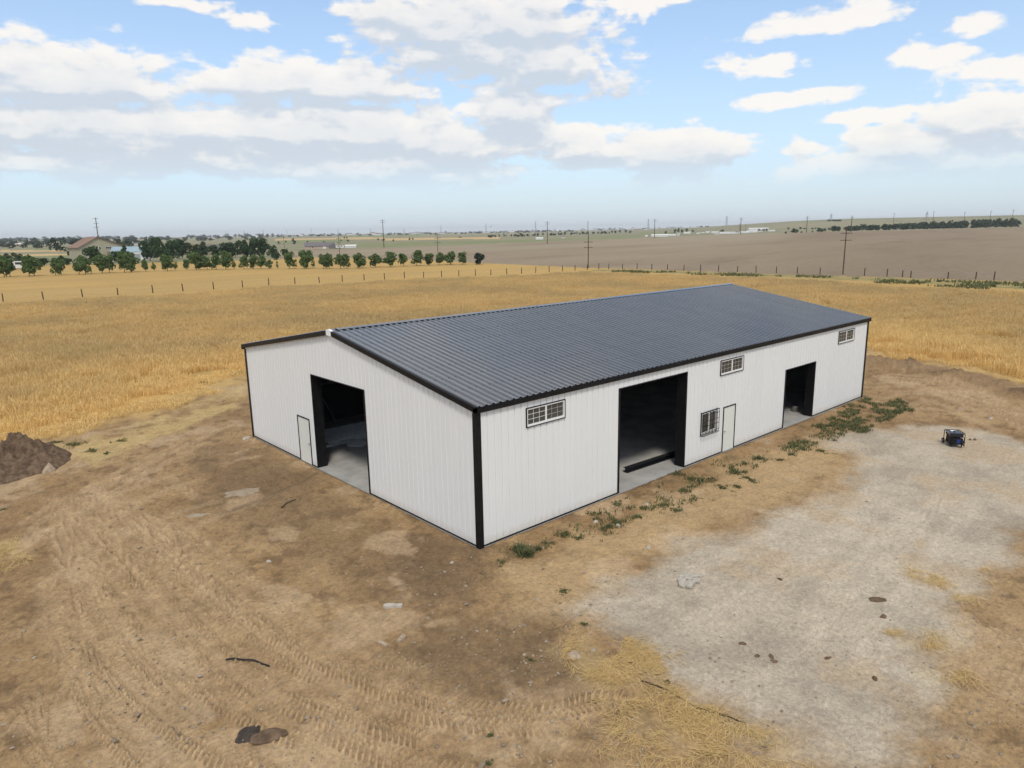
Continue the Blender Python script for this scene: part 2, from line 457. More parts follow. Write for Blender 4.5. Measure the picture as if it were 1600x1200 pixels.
def sdist(poly, x, y):
    """signed distance to a polygon, negative inside"""
    P = np.array(poly); n = len(P)
    d = np.full(x.shape, 1e18); ins = np.zeros(x.shape, bool)
    for i in range(n):
        a = P[i]; b = P[(i + 1) % n]; e = b - a
        wx = x - a[0]; wy = y - a[1]
        t = np.clip((wx * e[0] + wy * e[1]) / (e @ e + 1e-12), 0, 1)
        d = np.minimum(d, (wx - t * e[0]) ** 2 + (wy - t * e[1]) ** 2)
        c1 = (a[1] <= y) & (b[1] > y); c2 = (a[1] > y) & (b[1] <= y)
        cr = e[0] * wy - e[1] * wx
        ins ^= (c1 & (cr > 0)) | (c2 & (cr < 0))
    return np.where(ins, -1, 1) * np.sqrt(d)
def ldist(line, x, y):
    d = np.full(x.shape, 1e18)
    for (ax, ay), (bx, by) in zip(line[:-1], line[1:]):
        ex, ey = bx - ax, by - ay
        t = np.clip(((x - ax) * ex + (y - ay) * ey) / (ex * ex + ey * ey + 1e-12), 0, 1)
        d = np.minimum(d, (x - ax - t * ex) ** 2 + (y - ay - t * ey) ** 2)
    return np.sqrt(d)
def catmull(P, step=0.3):
    P = [np.array(p, float) for p in P]; P = [2 * P[0] - P[1]] + P + [2 * P[-1] - P[-2]]
    o = []
    for i in range(1, len(P) - 2):
        n = max(2, int(np.linalg.norm(P[i + 1] - P[i]) / step))
        for j in range(n):
            t = j / n
            o.append(0.5 * (2 * P[i] + (P[i + 1] - P[i - 1]) * t + (2 * P[i - 1] - 5 * P[i] + 4 * P[i + 1] - P[i + 2]) * t * t
                            + (3 * P[i] - P[i - 1] - 3 * P[i + 1] + P[i + 2]) * t ** 3))
    o.append(P[-2]); return np.array(o)

# the yard edge: tall wheat starts beyond this line
YARD = W2([(-700, 900), (-250, 740), (0, 700), (130, 672), (260, 640), (330, 618), (392, 592)]) + [(14, 33), (30, 27), (44, 20), (52, 10)] \
     + W2([(1362, 556), (1440, 566), (1520, 580), (1600, 598), (1900, 660)]) + [(40, -40), (-10, -60), (-60, -50), (-60, 10)]
GRAVEL = W2([(918, 945), (945, 985), (990, 1000), (1030, 1055), (1090, 1090), (1200, 1140), (1310, 1170), (1400, 1172), (1466, 1140),
             (1445, 1060), (1455, 1010), (1490, 945), (1545, 895), (1610, 835), (1800, 760), (1800, 720), (1600, 692), (1540, 672), (1440, 668), (1330, 676),
             (1300, 690), (1340, 728), (1300, 772), (1210, 800), (1110, 840), (1010, 885)])
DARK1 = W2([(640, 985), (700, 960), (790, 965), (880, 985), (905, 1020), (900, 1075), (820, 1090), (700, 1090), (600, 1075), (545, 1050), (590, 1010)])
DARK2 = W2([(600, 850), (660, 830), (745, 868), (770, 900), (730, 925), (640, 925), (570, 890)])
DARK3 = W2([(390, 690), (470, 730), (490, 745), (400, 770), (330, 760), (290, 720), (330, 690)])
DARK4 = W2([(300, 720), (480, 740), (560, 785), (650, 835), (760, 880), (720, 965), (560, 915), (420, 850), (300, 790)])
TAN1 = W2([(770, 905), (850, 860), (960, 820), (1080, 760), (1230, 700), (1300, 690), (1340, 728), (1230, 790), (1080, 840), (1000, 885), (915, 930), (830, 945)])
SANDL = W2([(140, 1200), (150, 1080), (180, 1000), (250, 940), (330, 1000), (480, 1060), (640, 1100), (900, 1110), (1000, 1150), (1000, 1260), (140, 1260)])
STRAWP = [W2([(850, 1015), (900, 990), (980, 1000), (1010, 1040), (1000, 1080), (940, 1080), (905, 1050)]),
          W2([(1030, 1085), (1070, 1075), (1130, 1110), (1210, 1160), (1190, 1190), (1060, 1190), (960, 1140), (960, 1095)]),
          W2([(1375, 985), (1440, 995), (1490, 1000), (1500, 1030), (1430, 1025)]), W2([(1435, 1045), (1520, 1050), (1540, 1068), (1480, 1072)]),
          W2([(1520, 1030), (1560, 1035), (1555, 1045), (1515, 1040)]), W2([(1415, 885), (1460, 905), (1480, 920), (1430, 905)]),
          W2([(1540, 885), (1560, 905), (1555, 915), (1530, 890)]), W2([(1580, 850), (1600, 860), (1640, 880), (1600, 880)]),
          W2([(1490, 930), (1525, 935), (1530, 945), (1495, 945)]),
          W2([(-20, 705), (130, 690), (300, 632), (385, 600), (390, 625), (240, 690), (150, 728), (110, 700), (-20, 720)]),
          W2([(-40, 850), (30, 840), (45, 870), (10, 890), (-40, 890)])]
STRAWWIDE = W2([(845, 1005), (900, 980), (1010, 1000), (1060, 1075), (1215, 1150), (1270, 1210), (1000, 1225), (900, 1150), (880, 1060)])
BERM = catmull(W2([(1350, 566), (1410, 572), (1470, 585), (1530, 598), (1600, 614), (1720, 640)]), 0.5)
TRACKS = [  # (pixels of the photograph, width, lug depth)
    ([(1010, 1095), (930, 1095), (840, 1112), (700, 1095), (560, 1045), (440, 975), (330, 890), (240, 815), (165, 762)], 0.62, 1.0),
    ([(1000, 1160), (860, 1172), (700, 1160), (540, 1110), (400, 1030), (300, 945), (215, 860), (150, 800), (95, 770)], 0.62, 1.0),
    ([(760, 1115), (620, 1085), (480, 1020), (380, 950), (280, 860), (205, 800)], 0.55, 0.8),
    ([(640, 1215), (480, 1160), (340, 1080), (255, 1000), (190, 920), (140, 850), (100, 800), (75, 770)], 0.62, 1.0),
    ([(470, 1230), (330, 1170), (235, 1100), (170, 1030), (130, 960), (115, 890), (95, 830)], 0.62, 1.0),
    ([(270, 1240), (200, 1170), (150, 1110), (135, 1050), (140, 990), (120, 930)], 0.55, 0.9),
    ([(130, 1250), (75, 1170), (60, 1110), (62, 1060)], 0.55, 0.8),
    ([(-40, 1010), (40, 985), (110, 950), (170, 905), (250, 850), (340, 810), (420, 785)], 0.5, 0.7),
    ([(-30, 1130), (40, 1110), (110, 1080), (190, 1040)], 0.5, 0.8),
    ([(20, 850), (90, 800), (165, 762), (235, 725), (310, 690), (370, 660)], 0.5, 0.9),
    ([(60, 900), (130, 850), (200, 800), (260, 770), (330, 745)], 0.5, 0.8),
    ([(250, 735), (280, 760), (310, 785)], 0.5, 0.7),
    ([(1010, 1020), (1100, 970), (1200, 910), (1290, 850), (1350, 790), (1380, 740)], 0.6, 0.35),
    ([(1180, 1085), (1270, 1010), (1360, 920), (1430, 840), (1480, 770)], 0.6, 0.35),
    ([(1330, 1060), (1400, 960), (1460, 880), (1520, 800)], 0.6, 0.3),
    ([(1010, 1175), (1090, 1150), (1160, 1165)], 0.5, 0.6),
    ([(1365, 625), (1420, 615), (1480, 620), (1540, 640), (1610, 680)], 0.6, 0.9),
    ([(1360, 600), (1430, 596), (1500, 612), (1570, 640), (1640, 680)], 0.6, 0.9),
    ([(1352, 590), (1420, 590), (1480, 600), (1530, 622), (1560, 650)], 0.6, 0.9),
    ([(1400, 640), (1460, 640), (1520, 655), (1580, 690)], 0.6, 0.6),
    ([(1560, 1130), (1590, 1060), (1640, 980)], 0.6, 0.6), ([(1480, 1230), (1520, 1130), (1560, 1040), (1620, 960)], 0.6, 0.6),
]

TRACKW = []
_rt = random.Random(23)
for _i, (pix, wd, dep) in enumerate(TRACKS):
    P = catmull(W2(pix), 0.35)
    tg = np.gradient(P, axis=0); tg /= np.linalg.norm(tg, axis=1)[:, None] + 1e-9
    nrm = np.stack([-tg[:, 1], tg[:, 0]], 1)
    offs = (0.0, 0.62, -0.66) if _i in (0, 1, 3, 4, 9) else ((0.0, 0.7, -1.7) if _i in (16, 17, 18, 20, 21) else ((0.0, 1.75) if _i in (7, 10, 12, 13, 14) else (0.0,)))
    for of in offs:
        lo_ = 0 if of == 0 else _rt.randint(0, len(P) // 4); hi_ = len(P) if of == 0 else len(P) - _rt.randint(0, len(P) // 4)
        TRACKW.append(((P + nrm * (of + 0.15 * np.sin(np.arange(len(P)) * 0.05 + of)[:, None]))[lo_:hi_], wd * _rt.uniform(0.85, 1.05), dep * (1.0 if of == 0 else _rt.uniform(0.55, 1.0))))
STEPL = W2([(362, 795), (420, 772), (470, 752), (496, 738)])
BERML = [tuple(p) for p in BERM]
def yard_fields(x, y):
    """height and soil colour of the bare yard around the building"""
    n = len(x)
    z = np.full(n, 0.0)
    big = fbm(x * 0.16, y * 0.16, 4, 1); med = fbm(x * 0.9, y * 0.9, 4, 2); fin = fbm(x * 5.0, y * 5.0, 4, 3, 0.6)
    z += (big - 0.5) * 0.14 + (med - 0.5) * 0.12 + (fin - 0.5) * 0.085
    wob = (fbm(x * 0.7, y * 0.7, 5, 4, 0.6) - 0.5)
    base = np.array([0.282, 0.178, 0.086]); light = np.array([0.415, 0.280, 0.143]); dark = np.array([0.140, 0.089, 0.047])
    f = sst(0.30, 0.70, 0.5 * big + 0.5 * med)[:, None]
    c = base * (1 - f) + light * f * 0.75 + base * f * 0.25
    def lay(c, m_, colr): return c * (1 - m_[:, None]) + np.array(colr) * m_[:, None]
    # finely mottled darker, damper crumbs
    c = lay(c, sst(0.50, 0.70, fbm(x * 1.7, y * 1.7, 5, 6, 0.65)) * 0.6, dark)
    c = lay(c, sst(0.58, 0.74, fbm(x * 6, y * 6, 3, 0, 0.6)) * 0.35, dark * 0.9)
    for poly, amt in ((DARK4, 0.5), (DARK1, 0.75), (DARK2, 0.75), (DARK3, 0.5)):
        sdv = sdist(poly, x, y) + wob * 3.0
        c = lay(c, sst(0.7, -0.7, sdv) * amt * (0.65 + 0.7 * (med - 0.2)).clip(0, 1), (0.158, 0.104, 0.058))
    sdv = sdist(TAN1, x, y) + wob * 3.5
    c = lay(c, sst(0.9, -0.9, sdv) * 0.72, (0.465, 0.325, 0.172))
    sdv = sdist(SANDL, x, y) + wob * 4.0
    c = lay(c, sst(1.0, -1.0, sdv) * 0.6 * sst(0.35, 0.6, med), (0.50, 0.360, 0.215))
    # dry pale crust patches
    c = lay(c, sst(0.60, 0.70, fbm(x * 0.5 + 40, y * 0.5, 5, 5, 0.55)) * 0.5, (0.50, 0.365, 0.225))
    gr = sst(0.8, -0.8, sdist(GRAVEL, x, y) + wob * 2.6)
    thin = sst(0.52, 0.68, fbm(x * 0.45 + 9, y * 0.45, 5, 7, 0.6)) * 0.72
    gcol = np.array([0.495, 0.420, 0.318]); gdk = np.array([0.385, 0.325, 0.248])
    gm = sst(0.35, 0.7, fbm(x * 0.6, y * 0.6, 5, 2, 0.65))[:, None]
    gc = gcol * (1 - gm) + gdk * gm
    gc = gc * (1 - thin[:, None]) + np.array([0.47, 0.355, 0.230]) * thin[:, None]
    c = c * (1 - gr[:, None]) + gc * gr[:, None]
    for i, poly in enumerate(STRAWP):
        sdv = sdist(poly, x, y) + wob * 1.8
        c = lay(c, sst(0.35, -0.45, sdv) * (0.28 if i < 9 else 0.6) * sst(0.3, 0.6, med), (0.56, 0.42, 0.19))
    # berm of pushed-up soil on the far side
    bd = ldist(BERML, x, y) + wob * 2.0
    bm = sst(2.6, 0.2, bd)
    lump = fbm(x * 0.75, y * 0.75, 4, 3, 0.6)
    z += bm * (0.05 + 1.5 * (lump - 0.25).clip(0, 1)) * (0.45 + 0.9 * med) + bm * (fin - 0.5) * 0.30
    c = lay(c, sst(2.8, 0.8, bd) * 0.8, (0.26, 0.170, 0.092)); c = lay(c, sst(2.6, 0.8, bd) * sst(0.55, 0.70, lump) * 0.7, (0.105, 0.072, 0.046))
    # strawy litter where the standing wheat begins
    ysd_ = sdist(YARD, x, y)
    c = lay(c, sst(-1.2, 1.2, ysd_ + wob * 5) * 0.85 * sst(0.2, 0.5, med + 0.1), (0.50, 0.335, 0.130)); c = lay(c, sst(1.5, 4.5, ysd_), (0.54, 0.33, 0.11))
    # low step left by a grader in front of the gable
    st = ldist(STEPL, x, y)
    z += -0.09 * sst(0.5, 0.0, st + wob * 0.4); c = lay(c, sst(0.22, 0.0, st + wob * 0.3) * 0.5, (0.13, 0.09, 0.06))
    # tyre tracks
    lugm = np.zeros(n)
    for P, wd, dep in TRACKW:
        lo = P.min(0) - 1.2; hi = P.max(0) + 1.2
        idx = np.nonzero((x > lo[0]) & (x < hi[0]) & (y > lo[1]) & (y < hi[1]))[0]
        if not len(idx): continue
        X = x[idx]; Y = y[idx]
        bd2 = np.full(len(idx), 1e9); bs = np.zeros(len(idx)); bt = np.zeros(len(idx)); s0 = 0.0
        for a, b in zip(P[:-1], P[1:]):
            e = b - a; L = math.hypot(*e)
            if L < 1e-6: continue
            e = e / L
            near = np.nonzero((np.abs(X - a[0]) < L + 0.8) & (np.abs(Y - a[1]) < L + 0.8))[0]
            wx = X[near] - a[0]; wy = Y[near] - a[1]
            t = np.clip(wx * e[0] + wy * e[1], 0, L); dd = np.hypot(wx - t * e[0], wy - t * e[1])
            lat = wx * -e[1] + wy * e[0]
            up = dd < bd2[near]; q = near[up]
            bd2[q] = dd[up]; bs[q] = s0 + t[up]; bt[q] = lat[up]
            s0 += L
        ww = wd * (0.9 + 0.25 * fbm(X * 0.8, Y * 0.8, 2, 5))
        u = np.abs(bt) / (ww / 2)
        inside = sst(1.12, 0.82, u) * (bd2 < wd)
        ends = sst(0, 1.2, bs) * sst(0, 1.2, s0 - bs)
        keep = sst(0.30, 0.52, fbm(X * 0.55 + 5 + 13.7 * wd * 10, Y * 0.55 + dep * 31, 3, 6)) * 0.9 + 0.1
        jit_ = fbm(X * 1.6, Y * 1.6, 3, 1) * 0.9
        ph = bs / 0.155 + u * 0.95 + jit_ + np.where(bt > 0, 0.5, 0.0)
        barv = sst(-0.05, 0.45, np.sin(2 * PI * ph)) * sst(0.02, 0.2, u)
        worn = sst(0.34, 0.60, fbm(X * 2.1 + wd * 50, Y * 2.1, 4, 0, 0.6))
        m_ = inside * ends * keep * dep * (0.42 + 0.58 * worn)
        rim = np.exp(-((u - 1.15) / 0.22) ** 2) * ends * (bd2 < wd) * 0.025 * dep
        z[idx] += -0.034 * m_ + 0.105 * barv * m_ + rim * 0.35 * worn
        lugm[idx] = np.maximum(lugm[idx], m_)
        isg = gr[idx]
        lug_light = (barv * m_ * (0.60 * (1 - isg) + 0.18 * isg))[:, None]  # dry soil on lug tops, with relief light painted into the colour
        c[idx] = c[idx] * (1 - lug_light) + (c[idx] * 1.30 + 0.015) * lug_light
        groove_shade = (m_ * (1 - barv) * 0.62 * (1 - isg))[:, None]  # darker soil between lugs, with groove shade painted into the colour
        c[idx] = c[idx] * (1 - groove_shade) + dark * groove_shade
        gd = (sst(1.6, 0.3, u) * (bd2 < wd) * ends * isg * 0.30)[:, None]
        c[idx] = c[idx] * (1 - gd) + np.array([0.60, 0.515, 0.40]) * gd
        dust = (sst(1.5, 0.4, u) * (bd2 < wd) * ends * 0.50 * (1 - isg) * (0.6 + 0.4 * keep))[:, None]
        c[idx] = c[idx] * (1 - dust) + np.array([0.475, 0.335, 0.190]) * dust
    # flat against the slab and under the floor
    bx = np.maximum(np.maximum(-x, x - 30.62), 0); by = np.maximum(np.maximum(-y, y - 18.94), 0)
    bdist = np.hypot(bx, by)
    z *= 0.35 + 0.65 * sst(0.0, 1.5, bdist)
    z += sst(0.7, 0.0, bdist) * 0.034
    z = np.where((bx + by) == 0, -0.25, z)
    return z, c.clip(0.02, 0.8), gr

thetas = np.concatenate([[1.568, 1.45, 1.3, 1.15, 1.0, 0.92, 0.86], np.arange(0.84, 0.085, -0.00178), np.arange(0.085, 0.0013, -0.0007)])
radii = CAM[2] / np.tan(thetas)
radii = np.concatenate([radii[radii < 7000], [7500, 9000, 11000, 13000, 15000]])
HALF = 0.83
azs = np.concatenate([np.arange(-HALF, HALF, 0.00175), np.linspace(HALF, 2 * PI - HALF, 90)[:-1]])
NR, NA = len(radii), len(azs)
RR, AA = np.meshgrid(radii, azs, indexing='ij')
GX = (CAM[0] + RR * np.cos(YAW + AA)).ravel(); GY = (CAM[1] + RR * np.sin(YAW + AA)).ravel()
GZv = Hf(GX, GY)
ysd = sdist(YARD, GX, GY)
near = (RR.ravel() < 110) & (ysd < 6)
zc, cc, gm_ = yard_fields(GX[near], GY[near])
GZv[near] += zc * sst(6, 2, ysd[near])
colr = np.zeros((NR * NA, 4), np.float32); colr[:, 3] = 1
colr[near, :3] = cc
grav = np.zeros(NR * NA, np.float32); grav[near] = gm_
ii, jj = np.meshgrid(np.arange(NR - 1), np.arange(NA), indexing='ij')
a_ = ii * NA + jj; b_ = ii * NA + (jj + 1) % NA
quads = np.stack([a_.ravel(), b_.ravel(), (b_ + NA).ravel(), (a_ + NA).ravel()], 1)[:, ::-1]
cx_ = GX[quads].mean(1); cy_ = GY[quads].mean(1)
# the middle disc under the camera
c_dist = np.hypot(cx_ - CAM[0], cy_ - CAM[1])

# outlines of the fields, from pixels of the ground
PLOUGH = W2([(425, 402), (560, 401), (640, 405), (752, 411), (830, 415.5), (917, 418.5), (1000, 420.5), (1200, 428), (1400, 434), (1600, 440), (2200, 470),
             (2200, 350), (1600, 355), (1500, 357.3), (1400, 360), (1300, 362.5), (1200, 364.6), (1100, 368.2), (1000, 372.5), (860, 377.5), (760, 382), (600, 388), (480, 391), (425, 393)])
GREENS = [W2([(690, 382.5), (760, 380.8), (860, 376.5), (1000, 371.5), (1000, 368.5), (860, 373.2), (760, 376.0), (640, 378.5), (560, 381), (540, 385), (600, 386)]),
          W2([(0, 405), (60, 403), (112, 402), (112, 399), (0, 401)]), W2([(430, 376), (540, 374), (540, 378), (430, 381)]),
          W2([(540, 368.0), (660, 366.0), (660, 368.5), (540, 371)]), W2([(40, 388), (110, 387), (110, 389.5), (40, 390)]),
          W2([(1000, 366), (1080, 363), (1080, 361), (1000, 363.5)]), W2([(180, 410), (340, 409), (340, 406.5), (180, 408)]),
          W2([(-60, 427), (60, 424), (180, 419), (340, 413), (340, 409), (180, 412), (60, 415), (-60, 419)])]
VERGE = W2([(925, 421.5), (1000, 421.5), (1200, 428), (1400, 434.5), (1600, 441), (2200, 474), (2200, 490), (1600, 452), (1400, 441), (1200, 432), (1000, 425), (925, 423)])
STRIPS = [W2([(0, 400.5), (112, 399), (112, 396.5), (0, 398)]), W2([(430, 373), (600, 370.5), (600, 373), (430, 376)]), W2([(0, 394), (110, 393), (110, 391), (0, 391)]),
          W2([(600, 372.5), (780, 370), (780, 373), (600, 375.5)])]
GOLD = W2([(-900, 470), (-200, 424), (0, 415), (112, 414), (180, 413), (240, 410), (350, 408), (430, 405), (470, 402), (640, 405), (752, 411), (917, 418.5), (1000, 420.5),
           (1200, 428), (1400, 434), (1600, 440), (2200, 470)]) + [(80, -90), (-60, -120), (-200, -50), (-200, 100)]
zone = np.full(len(quads), 3)                        # 0 yard, 1 wheat field, 2 ploughed, 3 dry pasture, 4 green pasture, 5 verge, 6 pale strip
zone[sdist(PLOUGH, cx_, cy_) < 0] = 2
for p_ in GREENS: zone[(sdist(p_, cx_, cy_) < 0) & (zone == 3)] = 4
for p_ in STRIPS: zone[(sdist(p_, cx_, cy_) < 0) & (zone == 3)] = 6
zone[sdist(GOLD, cx_, cy_) < 0] = 1
zone[(sdist(VERGE, cx_, cy_) < 0)] = 5
yq = sdist(YARD, cx_, cy_) < 4.6
zone[yq & (c_dist < 110)] = 0
zone[(cx_ > 1.2) & (cx_ < 29.4) & (cy_ > 1.2) & (cy_ < 17.7)] = -1       # nothing under the floor slab

def yard_mat():
    m, t, b = mat('yard_soil', 0.95, 0.15)
    at = t.n('ShaderNodeAttribute', attribute_name='soil'); ag = t.n('ShaderNodeAttribute', attribute_name='gravel')
    pos = t.n('ShaderNodeNewGeometry').outputs['Position']
    n1_ = t.noise(pos, 9.0, 6, 0.72); n2_ = t.noise(pos, 38.0, 4, 0.7)
    hs = t.n('ShaderNodeHueSaturation'); t.l(at.outputs['Color'], hs.inputs['Color'])
    n3_ = t.noise(pos, 2.2, 6, 0.75)
    v = t.math('ADD', t.math('MULTIPLY_ADD', n1_, 1.35, 0.05), t.math('MULTIPLY_ADD', n2_, 0.9, -0.22))
    v = t.math('ADD', v, t.math('MULTIPLY', t.math('MULTIPLY_ADD', n3_, 0.7, -0.35), t.math('MULTIPLY_ADD', ag.outputs['Fac'], -0.55, 1.0)))
    t.l(v, hs.inputs['Value'])
    vo = t.n('ShaderNodeTexVoronoi'); t.l(pos, vo.inputs['Vector']); vo.inputs['Scale'].default_value = 26
    sp = t.math('MULTIPLY', t.smooth(vo.outputs['Distance'], 0.0, 0.45, 1.0, 0.0), ag.outputs['Fac'])
    vc = t.n('ShaderNodeSeparateColor'); t.l(vo.outputs['Color'], vc.inputs[0])
    st = t.mix(vc.outputs[0], (0.24, 0.21, 0.17), (0.62, 0.55, 0.45))
    t.l(t.mix(t.math('MULTIPLY', sp, 0.42), hs.outputs[0], st), b.inputs['Base Color'])
    bp = t.n('ShaderNodeBump'); bp.inputs['Strength'].default_value = 0.8; bp.inputs['Distance'].default_value = 0.06
    h = t.math('ADD', t.math('MULTIPLY', n1_, 0.8), t.math('MULTIPLY', n2_, 0.35))
    t.l(t.math('ADD', h, t.math('MULTIPLY', sp, 0.3)), bp.inputs['Height']); t.l(bp.outputs[0], b.inputs['Normal'])
    return m
def field_mat(name, c0, c1, c2, scale, stretch=(1, 1), ang=0.0, fine=0.8, c3=None):
    m, t, b = mat(name, 0.95, 0.1)
    pos = t.n('ShaderNodeNewGeometry').outputs['Position']
    rt = t.n('ShaderNodeVectorRotate', rotation_type='Z_AXIS'); t.l(pos, rt.inputs['Vector']); rt.inputs['Angle'].default_value = ang
    v = t.vmath('MULTIPLY', rt.outputs[0], (stretch[0], stretch[1], 0))
    f = t.smooth(t.noise(v, scale, 6, 0.6), 0.32, 0.68)
    c = t.mix(f, c0, c1)
    f2 = t.smooth(t.noise(v, scale * 3.7, 5, 0.65, 0.3), 0.45, 0.75)
    c = t.mix(t.math('MULTIPLY', f2, 0.7), c, c2)
    if c3: c = t.mix(t.math('MULTIPLY', t.smooth(t.noise(v, scale * 0.35, 4, 0.6), 0.52, 0.62), 0.8), c, c3)
    hs = t.n('ShaderNodeHueSaturation'); t.l(c, hs.inputs['Color'])
    t.l(t.math('MULTIPLY_ADD', t.noise(pos, fine, 4, 0.7), 0.6, 0.7), hs.inputs['Value'])
    t.l(hs.outputs[0], b.inputs['Base Color'])
    return m
ZM = {0: ('ground', yard_mat()),
      1: ('wheat_field', field_mat('wheat_ground', (0.45, 0.295, 0.102), (0.39, 0.258, 0.095), (0.36, 0.24, 0.092), 0.03, (0.5, 1.6), 0.1, 1.2)),
      2: ('ploughed_field', field_mat('ploughed_soil', (0.215, 0.163, 0.108), (0.272, 0.210, 0.142), (0.165, 0.124, 0.081), 0.010, (1.0, 0.22), 1.35, 0.5, (0.30, 0.245, 0.17))),
      3: ('dry_pasture', field_mat('dry_pasture', (0.245, 0.220, 0.135), (0.195, 0.192, 0.115), (0.32, 0.265, 0.165), 0.0035, (0.5, 1.0), 0.2, 0.05, (0.19, 0.20, 0.11))),
      4: ('green_pasture', field_mat('green_pasture', (0.17, 0.195, 0.090), (0.21, 0.215, 0.105), (0.26, 0.235, 0.12), 0.008, (0.6, 1.0), 0.2, 0.1)),
      5: ('grass_verge', field_mat('verge', (0.19, 0.18, 0.075), (0.33, 0.25, 0.105), (0.42, 0.30, 0.12), 0.15, (1, 1), 0, 1.0)),
      6: ('stubble_field', field_mat('pale_stubble', (0.50, 0.345, 0.160), (0.44, 0.31, 0.15), (0.54, 0.39, 0.20), 0.01, (0.5, 1), 0.2, 0.1))}
V3 = np.stack([GX, GY, GZv], 1)
for zk, (nm, mt) in ZM.items():
    q = quads[zone == zk]
    if not len(q): continue
    used, inv = np.unique(q.ravel(), return_inverse=True)
    me = np_mesh(nm, V3[used], inv.reshape(-1, 4), mt)
    if zk == 0:
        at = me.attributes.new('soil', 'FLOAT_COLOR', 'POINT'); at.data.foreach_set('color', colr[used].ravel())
        at = me.attributes.new('gravel', 'FLOAT', 'POINT'); at.data.foreach_set('value', grav[used])
    lk(tag(bpy.data.objects.new(nm, me), kind='structure'))

def yard_z(x, y):
    x = np.atleast_1d(np.asarray(x, float)); y = np.atleast_1d(np.asarray(y, float))
    return yard_fields(x, y)[0] + Hf(x, y)
def gpt(px, py):
    """a point of the yard surface at a pixel of the photograph"""
    p = hit(px, py, GZ); z = float(yard_z(p[0], p[1])[0]); return Vector((p[0], p[1], z))

# ------------------------------------------------------------------ the steel building
BL, BW, EH, RH = 30.62, 18.94, 4.88, 6.48
SLOPE = (RH - EH) / (BW / 2)
bld = thing('steel_building', 'long white metal-clad barn with a charcoal ribbed roof and black trim', 'barn')
OPEN_L = [(7.25, 11.70, 0.0, 4.30), (20.67, 23.90, 0.0, 3.10)]
DOOR_L = (14.77, 15.83, 0.0, 2.20)
WIN_L = [(2.22, 4.09, 3.78, 4.42), (14.38, 16.30, 3.78, 4.43), (26.60, 28.62, 3.79, 4.46)]
WIN_B = (12.96, 14.20, 1.24, 2.22)
OPEN_G = (7.08, 11.57, 0.0, 4.33)
DOOR_G = (12.08, 13.30, 0.0, 2.20)

def sheet(name, w0, w1, zb, ztop, holes, place, mt, parent, rib=0.305, off=0.1525, hw=(0.022, 0.010), depth=0.036):
    """one ribbed wall panel from w0 to w1; grooves every foot; holes are (w0, w1, z0, z1); place(w, depth, z) -> xyz"""
    xs = {w0, w1}
    k0 = math.floor((w0 - off) / rib) - 1
    gr_ = []
    for k_ in range(k0, k0 + 8):
        c = off + k_ * rib
        if depth:
            for o_, d_ in ((-hw[0], 0), (-hw[1], depth), (hw[1], depth), (hw[0], 0)):
                gr_.append((c + o_, d_))
    gr_.sort()
    def dep(x):
        if not gr_ or x <= gr_[0][0] or x >= gr_[-1][0]: return 0
        for (xa, da), (xb, db) in zip(gr_[:-1], gr_[1:]):
            if xa <= x <= xb: return da + (db - da) * (x - xa) / max(xb - xa, 1e-9)
        return 0
    for x, _ in gr_:
        if w0 < x < w1: xs.add(x)
    for h in holes:
        for x in h[:2]:
            if w0 < x < w1: xs.add(x)
    if w0 < BW / 2 < w1 and ztop(0.1) != ztop(BW / 2): xs.add(BW / 2)
    xs = sorted(xs)
    mb = MB()
    for xa, xb in zip(xs[:-1], xs[1:]):
        if xb - xa < 1e-6: continue
        xm = (xa + xb) / 2
        cuts = sorted([(h[2], h[3]) for h in holes if h[0] < xm < h[1]])
        lo = zb; spans = []
        for c0, c1 in cuts:
            if c0 > lo: spans.append((lo, c0, False))
            lo = max(lo, c1)
        spans.append((lo, None, True))
        for s0, s1, top in spans:
            za, zb2 = (ztop(xa), ztop(xb)) if top else (s1, s1)
            mb.add([place(xa, dep(xa), s0), place(xb, dep(xb), s0), place(xb, dep(xb), zb2), place(xa, dep(xa), za)], [(0, 1, 2, 3)])
    return mb.build(name, mt, parent)

PLONG = lambda x, d, z: (x, d, z)
PGAB = lambda y, d, z: (d, y, z)
gtop = lambda y: EH - 0.01 + SLOPE * min(y, BW - y)
hl = OPEN_L + [DOOR_L] + WIN_L + [WIN_B]
hg = [OPEN_G, DOOR_G]
npan = 34
for i in range(npan):
    a = i * 0.915; b = min(a + 0.915, BL)
    if b - a < 0.05: continue
    sheet('wall_panel', a, b, 0.0, lambda x: EH - 0.01, [h for h in hl if h[0] < b and h[1] > a], PLONG, M['white_sheet'], bld)
for i in range(21):
    a = i * 0.915; b = min(a + 0.915, BW)
    if b - a < 0.05: continue
    sheet('wall_panel', a, b, 0.0, gtop, [h for h in hg if h[0] < b and h[1] > a], PGAB, M['white_sheet'], bld)
# the two sides away from the camera
for i in range(npan):
    a = i * 0.915; b = min(a + 0.915, BL)
    if b - a > 0.05: sheet('wall_panel', a, b, 0.0, lambda x: EH - 0.01, [], lambda x, d, z: (x, BW - d, z), M['white_sheet'], bld)
for i in range(21):
    a = i * 0.915; b = min(a + 0.915, BW)
    if b - a > 0.05: sheet('wall_panel', a, b, 0.0, gtop, [], lambda y, d, z: (BL - d, y, z), M['white_sheet'], bld)

